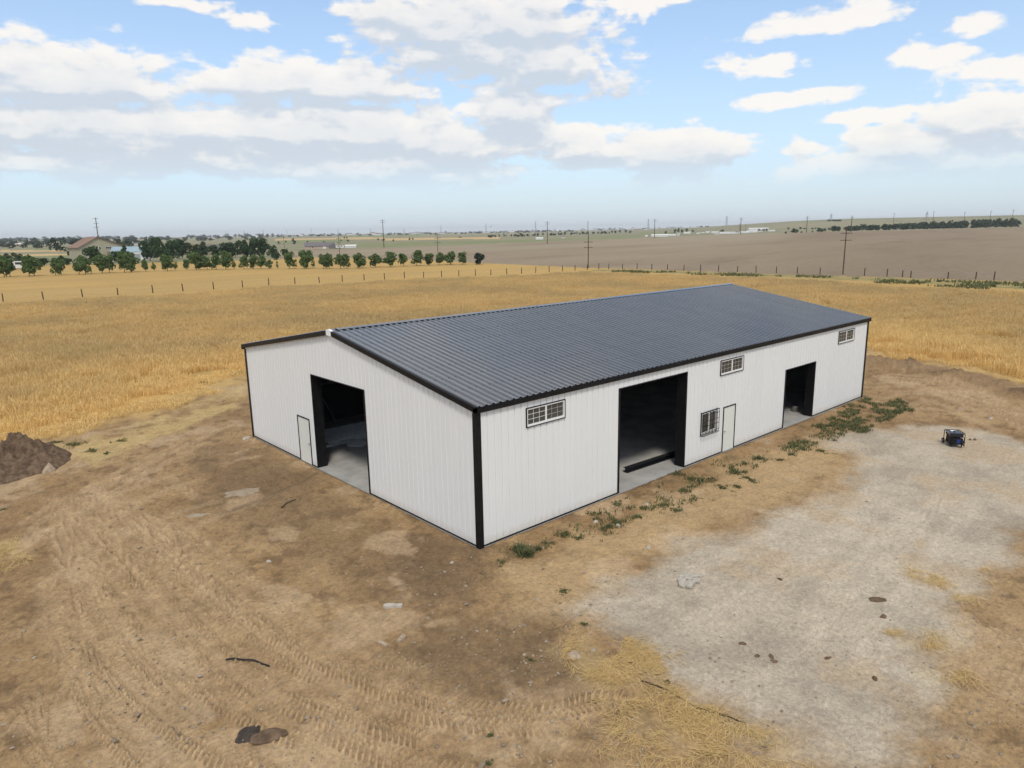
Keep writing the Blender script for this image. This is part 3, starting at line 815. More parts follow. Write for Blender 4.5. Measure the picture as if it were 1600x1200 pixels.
# insulation lining behind the sheets, interior shade put into its dark colour
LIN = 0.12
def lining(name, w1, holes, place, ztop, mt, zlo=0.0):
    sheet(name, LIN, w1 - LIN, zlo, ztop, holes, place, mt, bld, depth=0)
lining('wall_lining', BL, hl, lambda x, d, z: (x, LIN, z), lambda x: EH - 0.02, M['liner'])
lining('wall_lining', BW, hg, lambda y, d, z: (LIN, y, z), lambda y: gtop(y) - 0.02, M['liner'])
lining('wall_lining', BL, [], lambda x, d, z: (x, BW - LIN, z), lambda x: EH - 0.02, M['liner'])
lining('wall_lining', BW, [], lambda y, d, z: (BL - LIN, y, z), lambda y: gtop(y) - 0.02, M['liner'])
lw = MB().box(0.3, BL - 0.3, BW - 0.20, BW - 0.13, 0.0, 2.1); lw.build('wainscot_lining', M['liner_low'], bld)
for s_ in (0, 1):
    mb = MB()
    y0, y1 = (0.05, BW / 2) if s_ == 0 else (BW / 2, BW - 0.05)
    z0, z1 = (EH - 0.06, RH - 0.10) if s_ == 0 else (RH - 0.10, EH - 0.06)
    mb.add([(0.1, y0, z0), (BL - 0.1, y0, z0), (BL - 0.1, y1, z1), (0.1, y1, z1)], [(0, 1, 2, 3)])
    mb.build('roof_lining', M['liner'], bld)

# roof sheets: trapezoid ribs a foot apart running from ridge to eave
RLEN = math.hypot(BW / 2 + 0.11, SLOPE * (BW / 2 + 0.11))
RPAN = 34; RWID = (BL + 0.20) / RPAN
def roof_panel_mesh():
    prof = [(0.0, 0.0)]
    for k_ in range(3):
        c = RWID * (k_ + 0.5) / 3
        prof += [(c - 0.068, 0.0), (c - 0.026, 0.046), (c + 0.026, 0.046), (c + 0.068, 0.0)]
        for q in (0.36, 0.64):                              # two low stiffening beads between the ribs
            if k_ < 2:
                m_ = c + RWID / 3 * q
                prof += [(m_ - 0.012, 0.0), (m_, 0.005), (m_ + 0.012, 0.0)]
    prof.append((RWID, 0.0)); prof.sort()
    mb = MB(); n = len(prof)
    mb.add([(x, 0, z) for x, z in prof] + [(x, RLEN, z) for x, z in prof], [(i, i + 1, n + i + 1, n + i) for i in range(n - 1)])
    return mb.mesh('roof_panel')
rpm = roof_panel_mesh(); rpm.materials.append(M['roof'])
ang = math.atan(SLOPE)
for i in range(RPAN):
    o = bpy.data.objects.new('roof_panel', rpm); lk(o, bld)
    o.location = (-0.10 + i * RWID, -0.11, EH - SLOPE * 0.11 + 0.03); o.rotation_euler = (ang, 0, 0)
    o = bpy.data.objects.new('roof_panel', rpm); lk(o, bld)
    o.location = (-0.10 + (i + 1) * RWID, BW + 0.11, EH - SLOPE * 0.11 + 0.03); o.rotation_euler = (ang, 0, PI)
# ridge cap
mb = MB()
for sy in (-1, 1):
    mb.add([(0.25, BW / 2, RH + 0.095), (BL + 0.13, BW / 2, RH + 0.095), (BL + 0.13, BW / 2 + sy * 0.20, RH + 0.083 - SLOPE * 0.20), (0.25, BW / 2 + sy * 0.20, RH + 0.083 - SLOPE * 0.20)], [(0, 1, 2, 3)])
mb.build('ridge_cap', M['roof'], bld)
# screw heads on the roof, one row per purlin line
mb = MB()
for r_ in range(1, 8):
    yy = 0.25 + r_ * 1.16
    for k_ in range(RPAN * 3):
        xx = -0.10 + RWID / 3 * (k_ + 0.22)
        zz = EH + SLOPE * yy + 0.036
        mb.box(xx - 0.012, xx + 0.012, yy - 0.012, yy + 0.012, zz, zz + 0.012)
tag(mb.build('roof_screw', M['black_trim'], bld), kind='stuff')

# trims
def trim(name, x0, x1, y0, y1, z0, z1, mt='black_trim'): return MB().box(x0, x1, y0, y1, z0, z1).build(name, M[mt], bld)
def rake(name, x0, x1, ya, yb, drop, thick, mt):
    za = EH + SLOPE * min(ya, BW - ya) + 0.05; zb = EH + SLOPE * min(yb, BW - yb) + 0.05
    mb = MB().add([(x0, ya, za - drop), (x1, ya, za - drop), (x1, ya, za), (x0, ya, za), (x0, yb, zb - drop), (x1, yb, zb - drop), (x1, yb, zb), (x0, yb, zb)],
                  [(0, 1, 2, 3), (7, 6, 5, 4), (0, 4, 5, 1), (1, 5, 6, 2), (2, 6, 7, 3), (3, 7, 4, 0)])
    return mb.build(name, M[mt], bld)
rake('rake_trim', -0.13, -0.012, -0.10, BW / 2 - 0.26, 0.19, 0.1, 'black_trim')
rake('rake_trim', -0.13, -0.012, BW / 2 + 0.20, BW + 0.10, 0.20, 0.1, 'dark_bronze')
rake('rake_trim', BL + 0.012, BL + 0.13, -0.10, BW / 2, 0.22, 0.1, 'black_trim')
rake('rake_trim', BL + 0.012, BL + 0.13, BW / 2, BW + 0.10, 0.22, 0.1, 'black_trim')
# unfinished peak: pale foam closure left bare where the trims stop short
mb = MB().add([(-0.11, BW / 2 - 0.26, RH - 0.20), (-0.11, BW / 2 + 0.20, RH - 0.18), (-0.11, BW / 2 + 0.20, RH + 0.05), (-0.11, BW / 2, RH + 0.085), (-0.11, BW / 2 - 0.26, RH + 0.03),
               (0.0, BW / 2 - 0.26, RH - 0.20), (0.0, BW / 2 + 0.20, RH - 0.18), (0.0, BW / 2 + 0.20, RH + 0.05), (0.0, BW / 2, RH + 0.085), (0.0, BW / 2 - 0.26, RH + 0.03)],
              [(0, 4, 3, 2, 1), (5, 6, 7, 8, 9), (0, 1, 6, 5), (1, 2, 7, 6), (2, 3, 8, 7), (3, 4, 9, 8), (4, 0, 5, 9)])
pk = mb.build('peak_closure', M['vinyl'], bld); tag(pk, 'bare white closure piece at the unfinished roof peak')
trim('eave_trim', -0.13, BL + 0.13, -0.10, -0.004, EH - 0.19, EH + 0.0)
trim('eave_trim', -0.13, BL + 0.13, BW + 0.004, BW + 0.10, EH - 0.21, EH + 0.0)
for cxn, cyn, sx, sy in ((0, 0, -1, -1), (BL, 0, 1, -1), (0, BW, -1, 1), (BL, BW, 1, 1)):
    mb = MB()
    e = 0.028
    x_out = cxn + sx * e; x_in = cxn - sx * 0.17
    y_out = cyn + sy * e; y_in = cyn - sy * 0.17
    mb.box(min(x_out, x_in), max(x_out, x_in), min(y_out, cyn + sy * 0.004), max(y_out, cyn + sy * 0.004), -0.03, EH - 0.20)
    mb.box(min(x_out, cxn + sx * 0.004), max(x_out, cxn + sx * 0.004), min(cyn + sy * 0.004, y_in), max(cyn + sy * 0.004, y_in), -0.03, EH - 0.20)
    mb.build('corner_trim', M['black_trim'], bld)
def runs(total, gaps):
    o = []; lo = 0.17
    for a, b in sorted(gaps):
        o.append((lo, a)); lo = b
    o.append((lo, total - 0.17)); return o
for a, b in runs(BL, [(h[0] - 0.05, h[1] + 0.05) for h in OPEN_L + [DOOR_L]]): trim('base_trim', a, b, -0.020, -0.004, -0.03, 0.055)
for a, b in runs(BW, [(h[0] - 0.05, h[1] + 0.05) for h in [OPEN_G, DOOR_G]]): trim('base_trim', -0.020, -0.004, a, b, -0.03, 0.055)
# jambs and heads of the three big openings (0.45 m deep steel framing wrapped in black trim)
JD = 0.46
for h in OPEN_L:
    for x0, x1 in ((h[0] - 0.09, h[0]), (h[1], h[1] + 0.07)):
        MB().box(x0, x1, -0.022, JD, 0.004, h[3] + 0.0).build('door_jamb', M['black_trim'], bld)
    MB().box(h[0] - 0.09, h[1] + 0.07, -0.024, JD, h[3] + 0.001, h[3] + 0.035).build('door_header', M['black_trim'], bld)
h = OPEN_G
for y0, y1 in ((h[0] - 0.09, h[0]), (h[1], h[1] + 0.04)):
    MB().box(-0.022, JD, y0, y1, 0.004, h[3]).build('door_jamb', M['black_trim'], bld)
MB().box(-0.024, JD, h[0] - 0.09, h[1] + 0.04, h[3] + 0.001, h[3] + 0.035).build('door_header', M['black_trim'], bld)

# walk doors
def walk_door(h, face, hinge_far):
    """face 'L' on the long wall (y = 0) or 'G' on the gable (x = 0); a part with its frame, handle and hinges as sub-parts"""
    P = (lambda w0, w1, d0, d1, z0, z1: MB().box(w0, w1, d0, d1, z0, z1)) if face == 'L' else (lambda w0, w1, d0, d1, z0, z1: MB().box(d0, d1, w0, w1, z0, z1))
    d = P(h[0] + 0.05, h[1] - 0.05, -0.012, 0.035, 0.02, h[3] - 0.05).build('walk_door', M['door'], bld)
    for a, b, c, e in ((h[0], h[0] + 0.045, 0.006, h[3]), (h[1] - 0.045, h[1], 0.006, h[3]), (h[0] + 0.045, h[1] - 0.045, h[3] - 0.045, h[3])):
        P(a, b, -0.035, 0.11, c, e).build('frame', M['black_trim'], d)
    hx = h[0] + 0.13 if hinge_far else h[1] - 0.13
    sg = 1 if hinge_far else -1
    hm = MB()
    if face == 'L':
        hm.lathe([(0.03, 0.0), (0.03, -0.012)], 12, (hx, -0.013, 1.0), 'y'); hm.bar((hx, -0.06, 1.0), (hx + sg * 0.11, -0.06, 1.0), 0.02); hm.bar((hx, -0.012, 1.0), (hx, -0.065, 1.0), 0.02)
    else:
        hm.lathe([(0.03, 0.0), (0.03, -0.012)], 12, (-0.013, hx, 1.0), 'x'); hm.bar((-0.06, hx, 1.0), (-0.06, hx + sg * 0.11, 1.0), 0.02); hm.bar((-0.012, hx, 1.0), (-0.065, hx, 1.0), 0.02)
    hm.build('handle', M['steel'], d)
    P(h[0] + 0.045, h[1] - 0.045, -0.03, 0.11, 0.004, 0.018).build('threshold', M['steel'], d)
    return d
walk_door(DOOR_L, 'L', True)
walk_door(DOOR_G, 'G', True)

# windows on the long wall
def window(h, cols=3, rows=3, thin=False):
    w0, w1, z0, z1 = h
    y = -0.02
    f = MB()
    t = 0.032
    for b in ((w0 - t, w0, z0 - t, z1 + t), (w1, w1 + t, z0 - t, z1 + t), (w0, w1, z1, z1 + t), (w0, w1, z0 - t, z0)):
        f.box(b[0], b[1], -0.045, 0.02, b[2], b[3])
    win = f.build('window', M['black_trim'], bld)
    v = 0.045
    fr = MB()
    for b in ((w0, w0 + v, z0, z1), (w1 - v, w1, z0, z1), (w0 + v, w1 - v, z1 - v, z1), (w0 + v, w1 - v, z0, z0 + v * 1.5)):
        fr.box(b[0], b[1], -0.032, 0.06, b[2], b[3])
    mid = (w0 + w1) / 2
    fr.box(mid - 0.03, mid + 0.03, -0.028, 0.05, z0 + v * 1.5, z1 - v)
    fr.build('frame', M['vinyl'], win)
    for si, (a, b) in enumerate(((w0 + v, mid - 0.03), (mid + 0.03, w1 - v))):
        za, zb = z0 + v * 1.5, z1 - v
        yy = 0.004 if si == 0 else 0.022
        MB().box(a, b, yy, yy + 0.005, za, zb).build('pane', M['glass'], win)
        if cols:
            m_ = MB(); q = 0.0065
            for c in range(1, cols):
                xx = a + (b - a) * c / cols; m_.box(xx - q, xx + q, yy - 0.008, yy - 0.002, za, zb)
            m_.build('muntin', M['muntin' if (thin or si == 1) else 'vinyl'], win)
            m_ = MB()
            for r_ in range(1, rows):
                zz = za + (zb - za) * r_ / rows; m_.box(a, b, yy - 0.010, yy - 0.003, zz - q, zz + q)
            m_.build('muntin', M['muntin' if (thin or si == 1) else 'vinyl'], win)
    return win
for i_, h in enumerate(WIN_L): window(h, thin=i_ > 0)
wb = window(WIN_B, cols=0)
tag(wb, 'window behind a black iron security grille')
w0, w1, z0, z1 = WIN_B
for k_ in range(6):
    xx = w0 - 0.03 + (w1 - w0 + 0.06) * k_ / 5
    MB().bar((xx, -0.14, z0 - 0.06), (xx, -0.14, z1 + 0.06), 0.016).build('grille_bar', M['black_trim'], wb)
for zz in (z0 - 0.05, z0 + 0.10, z0 + 0.38, z1 - 0.38, z1 - 0.10, z1 + 0.05):
    g_ = MB().bar((w0 - 0.05, -0.14, zz), (w1 + 0.05, -0.14, zz), 0.018)
    if zz in (z0 - 0.05, z1 + 0.05):
        for xx in (w0 - 0.045, w1 + 0.045): g_.bar((xx, -0.14, zz), (xx, 0.0, zz), 0.018)
    g_.build('grille_rail', M['black_trim'], wb)

# floor slab, frames, girts
MB().box(-0.022, BL + 0.022, -0.022, BW + 0.022, -0.35, 0.0).build('floor_slab', M['concrete'], bld)
for k_, x in enumerate((0.55, 6.55, 12.75, 18.9, 25.0, BL - 0.55)):
    fb = MB()
    for sy in (0, 1):
        y0 = 0.16 if sy == 0 else BW - 0.16
        sg = 1 if sy == 0 else -1
        fb.bar((x, y0 + sg * 0.17, 0.0), (x, y0 + sg * 0.30, EH - 0.15), 0.02, 0.34, (0, 1, 0))
        fb.bar((x, y0 + sg * 0.01, 0.0), (x, y0 + sg * 0.01, EH - 0.15), 0.2, 0.014, (0, 1, 0))
        fb.bar((x, y0 + sg * 0.35, 0.0), (x, y0 + sg * 0.58, EH - 0.3), 0.2, 0.014, (0, 1, 0))
        fb.bar((x, y0 + sg * 0.1, EH - 0.42), (x, BW / 2, RH - 0.42), 0.18, 0.45)
    fb.build('steel_frame', M['red_iron'], bld)
for y, z in ((BW - 0.24, 2.3), (BW - 0.24, 4.0)):
    MB().box(0.4, BL - 0.4, y - 0.06, y, z, z + 0.2).build('girt', M['liner_low'], bld)

# ------------------------------------------------------------------ things inside, seen through the openings
b_ = MB().box(-2.1, 2.1, -0.13, 0.13, 0.0, 0.012).box(-2.1, 2.1, -0.013, 0.013, 0.012, 0.20).box(-2.1, 2.1, -0.13, 0.13, 0.20, 0.212)
o = b_.build('steel_beam', M['liner_low']); o.location = (11.45, 1.27, 0.001); o.rotation_euler = (0, 0, -0.05)
tag(o, 'long black steel beam lying across the floor inside the wide side opening', 'beam')
bk = thing('bucket', 'pale bucket standing on the slab inside the small side opening', 'bucket', (24.36, 1.18, 0.0))
MB().lathe([(0.135, 0.0), (0.155, 0.30), (0.162, 0.30), (0.162, 0.33), (0.155, 0.345)], 20).build('body', M['concrete_pale'], bk, True)
MB().lathe([(0.168, 0.335), (0.168, 0.365), (0.155, 0.375)], 20).build('lid', M['black_trim'], bk)
MB().tube([(0.165 * math.cos(t), 0.03 + 0.0 * t, 0.31 - 0.14 * math.sin(t)) if 0 else (0.166 * math.cos(t), -0.02 - 0.165 * math.sin(t), 0.30 - 0.10 * math.sin(t)) for t in [PI * i / 8 for i in range(9)]], 0.004, 6).build('handle', M['steel'], bk)
rp = random.Random(4)
zst = 0.0
for k_ in range(15):
    lay = k_ // 5
    L = rp.uniform(4.5, 6.2)
    m_ = MB().box(-L / 2, L / 2, -0.10, -0.094, 0, 0.09).box(-L / 2, L / 2, -0.10, 0.10, 0.0, 0.005).box(-L / 2, L / 2, 0.094, 0.10, 0, 0.09)
    o = m_.build('steel_channel', M['zinc'])
    o.location = (4.6 + rp.uniform(-0.5, 0.5), 14.2 + (k_ % 5) * 0.5 + rp.uniform(-0.06, 0.06), lay * 0.095 + 0.001)
    o.rotation_euler = (0, 0, rp.uniform(-0.03, 0.03))
    tag(o, 'galvanised steel channel lying in the stack inside the gable opening', 'steel channel', 'steel channels stacked inside the barn')
for k_, (x, y, rz, tl) in enumerate(((2.6, 13.3, 0.5, 0.10), (3.7, 13.2, -0.25, 0.07))):
    xs = [i * 0.1 for i in range(10)]
    m_ = MB(); n = len(xs)
    m_.add([(x_, -0.7, 0.02 + 0.02 * (i % 2) + tl * 0.5) for i, x_ in enumerate(xs)] + [(x_, 0.7, 0.02 + 0.02 * (i % 2) + tl * 2) for i, x_ in enumerate(xs)], [(i, i + 1, n + i + 1, n + i) for i in range(n - 1)])
    m_.box(0.2, 0.7, -0.3, 0.3, 0.0, 0.035 + tl * 0.3)
    o = m_.build('sheet_offcut', M['zinc']); o.location = (x, y, 0.001); o.rotation_euler = (0, 0, rz)
    tag(o, ('tilted pale sheet offcut lying nearest the gable opening', 'flatter metal sheet offcut lying beside the channel stack')[k_], 'metal sheet')
o = MB().tube([(0, 0, 0), (-0.5, 2.9, 3.3)], 0.02, 8).build('steel_rod', M['galv']); o.location = (3.6, 15.9, 0.03)
tag(o, 'thin steel rod leaning over the stack inside the gable opening', 'rod')

# ------------------------------------------------------------------ fences
FL = [(5, 471), (68, 468), (129, 464), (184.5, 461), (239, 457.5), (286, 455), (334, 452), (379, 449), (420, 445.5), (461, 443.5), (499, 442), (535, 440), (569, 438),
      (601, 436.5), (632, 435), (662, 433.7), (690, 432.6), (717, 431.6), (743, 430.7), (767, 429.7), (792, 428.7), (815, 427.6), (837, 426.3), (858, 425), (879, 423.6), (898.6, 422.4), (917.5, 421.6)]
FR = [(935.6, 420.6), (951, 420.3), (972.6, 420.4), (995.4, 420.8), (1018.5, 421.3), (1043, 422), (1068.4, 422.7), (1094.6, 423.5), (1122.5, 424.3), (1152, 425), (1181.3, 425.8), (1213, 426.7),
      (1245.6, 427.5), (1281, 428.4), (1350.6, 430.6), (1385.8, 432), (1410, 433), (1423, 434.5), (1481, 436), (1524.4, 436.3), (1553, 437.2), (1610, 439.5)]
def post_mesh(name, seed):
    r_ = random.Random(seed); mb = MB()
    mb.tube([(0, 0, -0.3), (0.01, 0, 0.5), (0.0, 0.01, 1.1), (0, 0, 1.42)], [0.10, 0.095, 0.09, 0.085], 8)
    mb.tube([(0, 0, 1.42), (0.01, 0, 1.45)], [0.085, 0.05], 8)
    m = mb.mesh(name); m.materials.append(M['post']); return m
PM = [post_mesh('post', i) for i in range(2)]
def fence(label, pts):
    f = thing('wire_fence', label, 'fence')
    W_ = [hit(*q) for q in pts]; r_ = random.Random(len(pts))
    for i, p in enumerate(W_):
        o = bpy.data.objects.new('post', PM[i % 2]); lk(o, f)
        o.location = (p[0], p[1], p[2]); o.rotation_euler = (r_.uniform(-0.04, 0.04), r_.uniform(-0.04, 0.04), r_.uniform(0, 6))
        o.scale = (1, 1, r_.uniform(0.92, 1.1))
    for h in (0.55, 0.9, 1.25):
        mb = MB(); mb.tube([(p[0], p[1] - 0.1, p[2] + h) for p in W_], 0.006, 4); mb.build('wire', M['galv'], f)
    return W_
FLW = fence('wooden post and wire fence crossing the golden field on the left', FL)
FRW = fence('wooden post and wire fence along the edge of the ploughed field', FR)

# ------------------------------------------------------------------ standing wheat: one field, blades repeated in real clumps
def wheat_template(seed, n=520, size=2.6):
    r_ = np.random.RandomState(seed); V = []; Fq = []; sh = []
    for i in range(n):
        x, y = r_.uniform(-size / 2, size / 2, 2); a = r_.uniform(0, PI); hgt = r_.uniform(0.50, 0.95); wd = r_.uniform(0.014, 0.034)
        lx, ly = r_.normal(0, 0.13, 2); cx, sy = math.cos(a) * wd, math.sin(a) * wd
        b = len(V)
        V += [(x - cx * .5, y - sy * .5, -0.02), (x + cx * .5, y + sy * .5, -0.02), (x + lx * .45 + cx * .6, y + ly * .45 + sy * .6, hgt * .7), (x + lx * .45 - cx * .6, y + ly * .45 - sy * .6, hgt * .7),
              (x + lx + cx * .9, y + ly + sy * .9, hgt * .93), (x + lx * 1.25, y + ly * 1.25, hgt)]
        Fq += [(b, b + 1, b + 2, b + 3), (b + 3, b + 2, b + 4, b + 5)]
        sh += [r_.rand()] * 6
    return V, Fq, sh
FPOLY = [tuple(hit(a, b + 2.0, 0.65)[:2]) for a, b in FL] + [tuple(hit(a, b, 0.75)[:2]) for a, b in ((960, 424.5), (1000, 426.5), (1100, 429.5), (1200, 433), (1300, 438), (1400, 445), (1500, 450), (1600, 455), (1750, 465))] + [(120, -60), (20, -70), (-40, -40), (-60, 60), (-40, 138)]
rs = np.random.RandomState(9)
gx, gy = np.meshgrid(np.arange(-60, 142, 2.05), np.arange(-60, 138, 2.05))
gx = gx.ravel() + rs.uniform(-0.7, 0.7, gx.size); gy = gy.ravel() + rs.uniform(-0.7, 0.7, gy.size)
azr = np.arctan2(gy - CAM[1], gx - CAM[0]) - YAW; azr = (azr + PI) % (2 * PI) - PI
sdy = sdist(YARD, gx, gy) + (fbm(gx * 0.22, gy * 0.22, 3, 2) - 0.5) * 4
left_side = gx < 16                                           # thinned, trampled margin on the left of the yard
edge = np.where(left_side, 4.2, 1.2)
dens_ = sst(edge * 0.2, edge * 2.6, sdy)
ok = (np.abs(azr) < 0.86) & (sdist(FPOLY, gx, gy) < -0.8) & (sdist(YARD, gx, gy) > np.where(left_side, 0.6, 0.5)) & (rs.rand(gx.size) < 0.55 + 0.45 * dens_)
ok &= ~((fbm(gx * 0.16 + 3, gy * 0.16, 3, 5) > 0.80))        # a few bare hollows
px_, py_, dn, sd_ = gx[ok], gy[ok], dens_[ok], sdy[ok]
tv = []; tf = []; tk = []; tsh = []
for v_ in range(3):
    V, Fq, sh = wheat_template(20 + v_); b = len(tv)
    tv += V; tf += [tuple(i + b for i in f) for f in Fq]; tk += [v_ + 1] * len(V); tsh += sh
npt = len(px_)
wm = bpy.data.meshes.new('standing_wheat')
wm.from_pydata(tv + [(px_[i], py_[i], float(GZ)) for i in range(npt)], [], tf)
wm.materials.append(M['wheat'])
def attr(me, name, typ, vals, key='value'):
    a = me.attributes.new(name, typ, 'POINT'); a.data.foreach_set(key, np.asarray(vals).ravel())
nT = len(tv)
attr(wm, 'kind', 'INT', np.concatenate([np.array(tk), np.zeros(npt, int)]).astype(np.int32))
attr(wm, 'shade', 'FLOAT', np.concatenate([np.array(tsh), np.zeros(npt)]).astype(np.float32))
attr(wm, 'turn', 'FLOAT', np.concatenate([np.zeros(nT), rs.uniform(0, 6.283, npt)]).astype(np.float32))
tall = (0.22 + 0.78 * dn) * rs.uniform(0.85, 1.15, npt) * (0.85 + 0.3 * fbm(px_ * 0.1, py_ * 0.1, 2, 1))
tall *= 1 + 0.18 * sst(10, 2, sd_)
attr(wm, 'tall', 'FLOAT', np.concatenate([np.ones(nT), tall]).astype(np.float32))
attr(wm, 'tone', 'FLOAT', np.concatenate([np.ones(nT), sst(20, 5, sd_ + (rs.rand(npt) - .5) * 6)]).astype(np.float32))
def scatter_group(name, nvar):
    ng = bpy.data.node_groups.new(name, 'GeometryNodeTree')
    ng.interface.new_socket('Geometry', in_out='INPUT', socket_type='NodeSocketGeometry')
    ng.interface.new_socket('Geometry', in_out='OUTPUT', socket_type='NodeSocketGeometry')
    N = ng.nodes; L = ng.links
    gi = N.new('NodeGroupInput'); go = N.new('NodeGroupOutput')
    def nattr(nm, typ):
        a = N.new('GeometryNodeInputNamedAttribute'); a.data_type = typ; a.inputs['Name'].default_value = nm; return a.outputs['Attribute']
    def pick(val):
        c = N.new('FunctionNodeCompare'); c.data_type = 'INT'; c.operation = 'EQUAL'
        L.new(nattr('kind', 'INT'), c.inputs[2]); c.inputs[3].default_value = val
        s_ = N.new('GeometryNodeSeparateGeometry'); s_.domain = 'POINT'; L.new(gi.outputs[0], s_.inputs[0]); L.new(c.outputs[0], s_.inputs[1]); return s_.outputs[0]
    jn = N.new('GeometryNodeJoinGeometry')
    for v_ in range(nvar):
        g2 = N.new('GeometryNodeGeometryToInstance'); L.new(pick(v_ + 1), g2.inputs[0]); L.new(g2.outputs[0], jn.inputs[0])
    ip = N.new('GeometryNodeInstanceOnPoints'); L.new(pick(0), ip.inputs['Points']); L.new(jn.outputs[0], ip.inputs['Instance'])
    ip.inputs['Pick Instance'].default_value = True
    cr = N.new('ShaderNodeCombineXYZ'); L.new(nattr('turn', 'FLOAT'), cr.inputs[2]); L.new(cr.outputs[0], ip.inputs['Rotation'])
    cs = N.new('ShaderNodeCombineXYZ'); cs.inputs[0].default_value = 1; cs.inputs[1].default_value = 1; L.new(nattr('tall', 'FLOAT'), cs.inputs[2]); L.new(cs.outputs[0], ip.inputs['Scale'])
    L.new(ip.outputs[0], go.inputs[0])
    return ng
SG = scatter_group('scatter_clumps', 3)
wo = bpy.data.objects.new('standing_wheat', wm); lk(wo)
md = wo.modifiers.new('clumps', 'NODES'); md.node_group = SG
tag(wo, 'ripe golden wheat standing in the field behind the barn', 'wheat', kind='stuff')

# ------------------------------------------------------------------ weeds and straw
def blades(mb, r_, n, rad, hmax, wd, cx=0, cy=0, cz=0, flat=0.6, zf=None):
    for i in range(n):
        t = r_.uniform(0, 2 * PI); q = rad * math.sqrt(r_.random())
        x, y = cx + q * math.cos(t), cy + q * math.sin(t)
        z = cz if zf is None else zf(x, y)
        h = hmax * r_.uniform(0.45, 1.0) * (1 - 0.5 * (q / max(rad, 1e-6)) ** 2)
        a = r_.uniform(0, 2 * PI); ln = h * flat * r_.uniform(0.3, 1.2); w_ = wd * r_.uniform(0.6, 1.2)
        dx, dy = math.cos(a), math.sin(a)
        mb.add([(x - dy * w_ * .4, y + dx * w_ * .4, z - 0.02), (x + dy * w_ * .4, y - dx * w_ * .4, z - 0.02), (x + dx * ln * .4 + dy * w_ * .5, y + dy * ln * .4 - dx * w_ * .5, z + h * .65),
                (x + dx * ln * .4 - dy * w_ * .5, y + dy * ln * .4 + dx * w_ * .5, z + h * .65), (x + dx * ln, y + dy * ln, z + h)], [(0, 1, 2, 3), (3, 2, 4)])
WEEDS = [(813, 860, 36, 'large round green weed clump beside the near corner of the barn'), (785, 879, 14, 'small flat weed just left of the large weed clump at the near corner'),
         (880, 925, 18, 'lone dark green weed on bare soil between the barn corner and the gravel'), (855, 848, 20, None), (884, 834, 26, None), (904, 840, 14, None), (927, 803, 20, None), (964, 788, 16, None),
         (966, 816, 32, None), (952, 824, 22, None), (1006, 793, 24, None), (1035, 788, 24, None), (995, 807, 22, None), (1057, 797, 16, None), (1082, 781, 24, None), (1067, 766, 26, None),
         (1060, 742, 24, None), (1092, 752, 36, None), (1130, 763, 20, None), (1150, 761, 13, None), (1147, 739, 24, None), (1167, 748, 14, None), (1177, 752, 14, None), (1183, 718, 26, None),
         (1218, 720, 14, None), (1235, 711, 14, None), (1281, 705, 20, None), (1304, 688, 13, None), (1255, 692, 22, None), (1240, 697, 16, None),
         (115, 696, 28, 'wide low weed clump behind the dirt mound'), (187, 690, 14, 'weed clump on the bare strip right of the dirt mound'), (85, 692, 16, 'small weed clump directly above the dirt mound'),
         (144, 706, 18, 'flat weed patch at the right foot of the dirt mound'), (167, 710, 10, 'tiny weed sprig near the right foot of the dirt mound'), (117, 652, 9, 'small green weed in the trampled wheat margin'),
         (316, 598, 14, 'round green weed at the wheat edge left of the barn'), (376, 583, 16, 'green weed at the wheat edge beside the far gable corner'), (5, 794, 9, 'dark weed at the left edge of the yard'),
         (10, 717, 18, 'green weeds at the left of the dirt mound'), (912, 977, 10, 'small weed at the tip of the gravel patch'), (828, 1032, 12, 'sparse weed on dark soil below the gravel tip'),
         (928, 1098, 9, 'small weed among tyre lugs beside the straw'), (1041, 1068, 8, 'tiny weed at the gravel edge beside the straw heap'), (768, 1150, 9, 'tiny weed by the tyre tracks at the bottom'), (763, 1192, 9, 'tiny weed at the bottom edge of the yard')]
rw = random.Random(31)
for k_, (px, py, wpx, lab) in enumerate(WEEDS):
    p = gpt(px, py); dist = (p - Vector(CAM)).length; rad = wpx * dist / FPX / 2
    hh = max(0.06, min(0.22, rad * 0.5)) if k_ else 0.38
    pl = thing('weed', lab or 'low green weed clump growing along the long side wall', 'weed', p, 0, None if lab else 'weeds along the long wall')
    mb = MB(); n = int(60 + 260 * min(1, rad)) * (3 if k_ == 0 else 1)
    blades(mb, rw, n // 3, rad * 0.6, hh, 0.03, flat=0.9)
    blades(mb, rw, n // 4, rad * 1.5, hh * 0.5, 0.03, flat=1.2)
    for q in range(6): blades(mb, rw, n // 9, rad * rw.uniform(.25, .5), hh * rw.uniform(.5, 1.15), 0.03, rw.gauss(0, rad * .65), rw.gauss(0, rad * .65), flat=0.9)
    mb.build('foliage', M['weed'], pl)
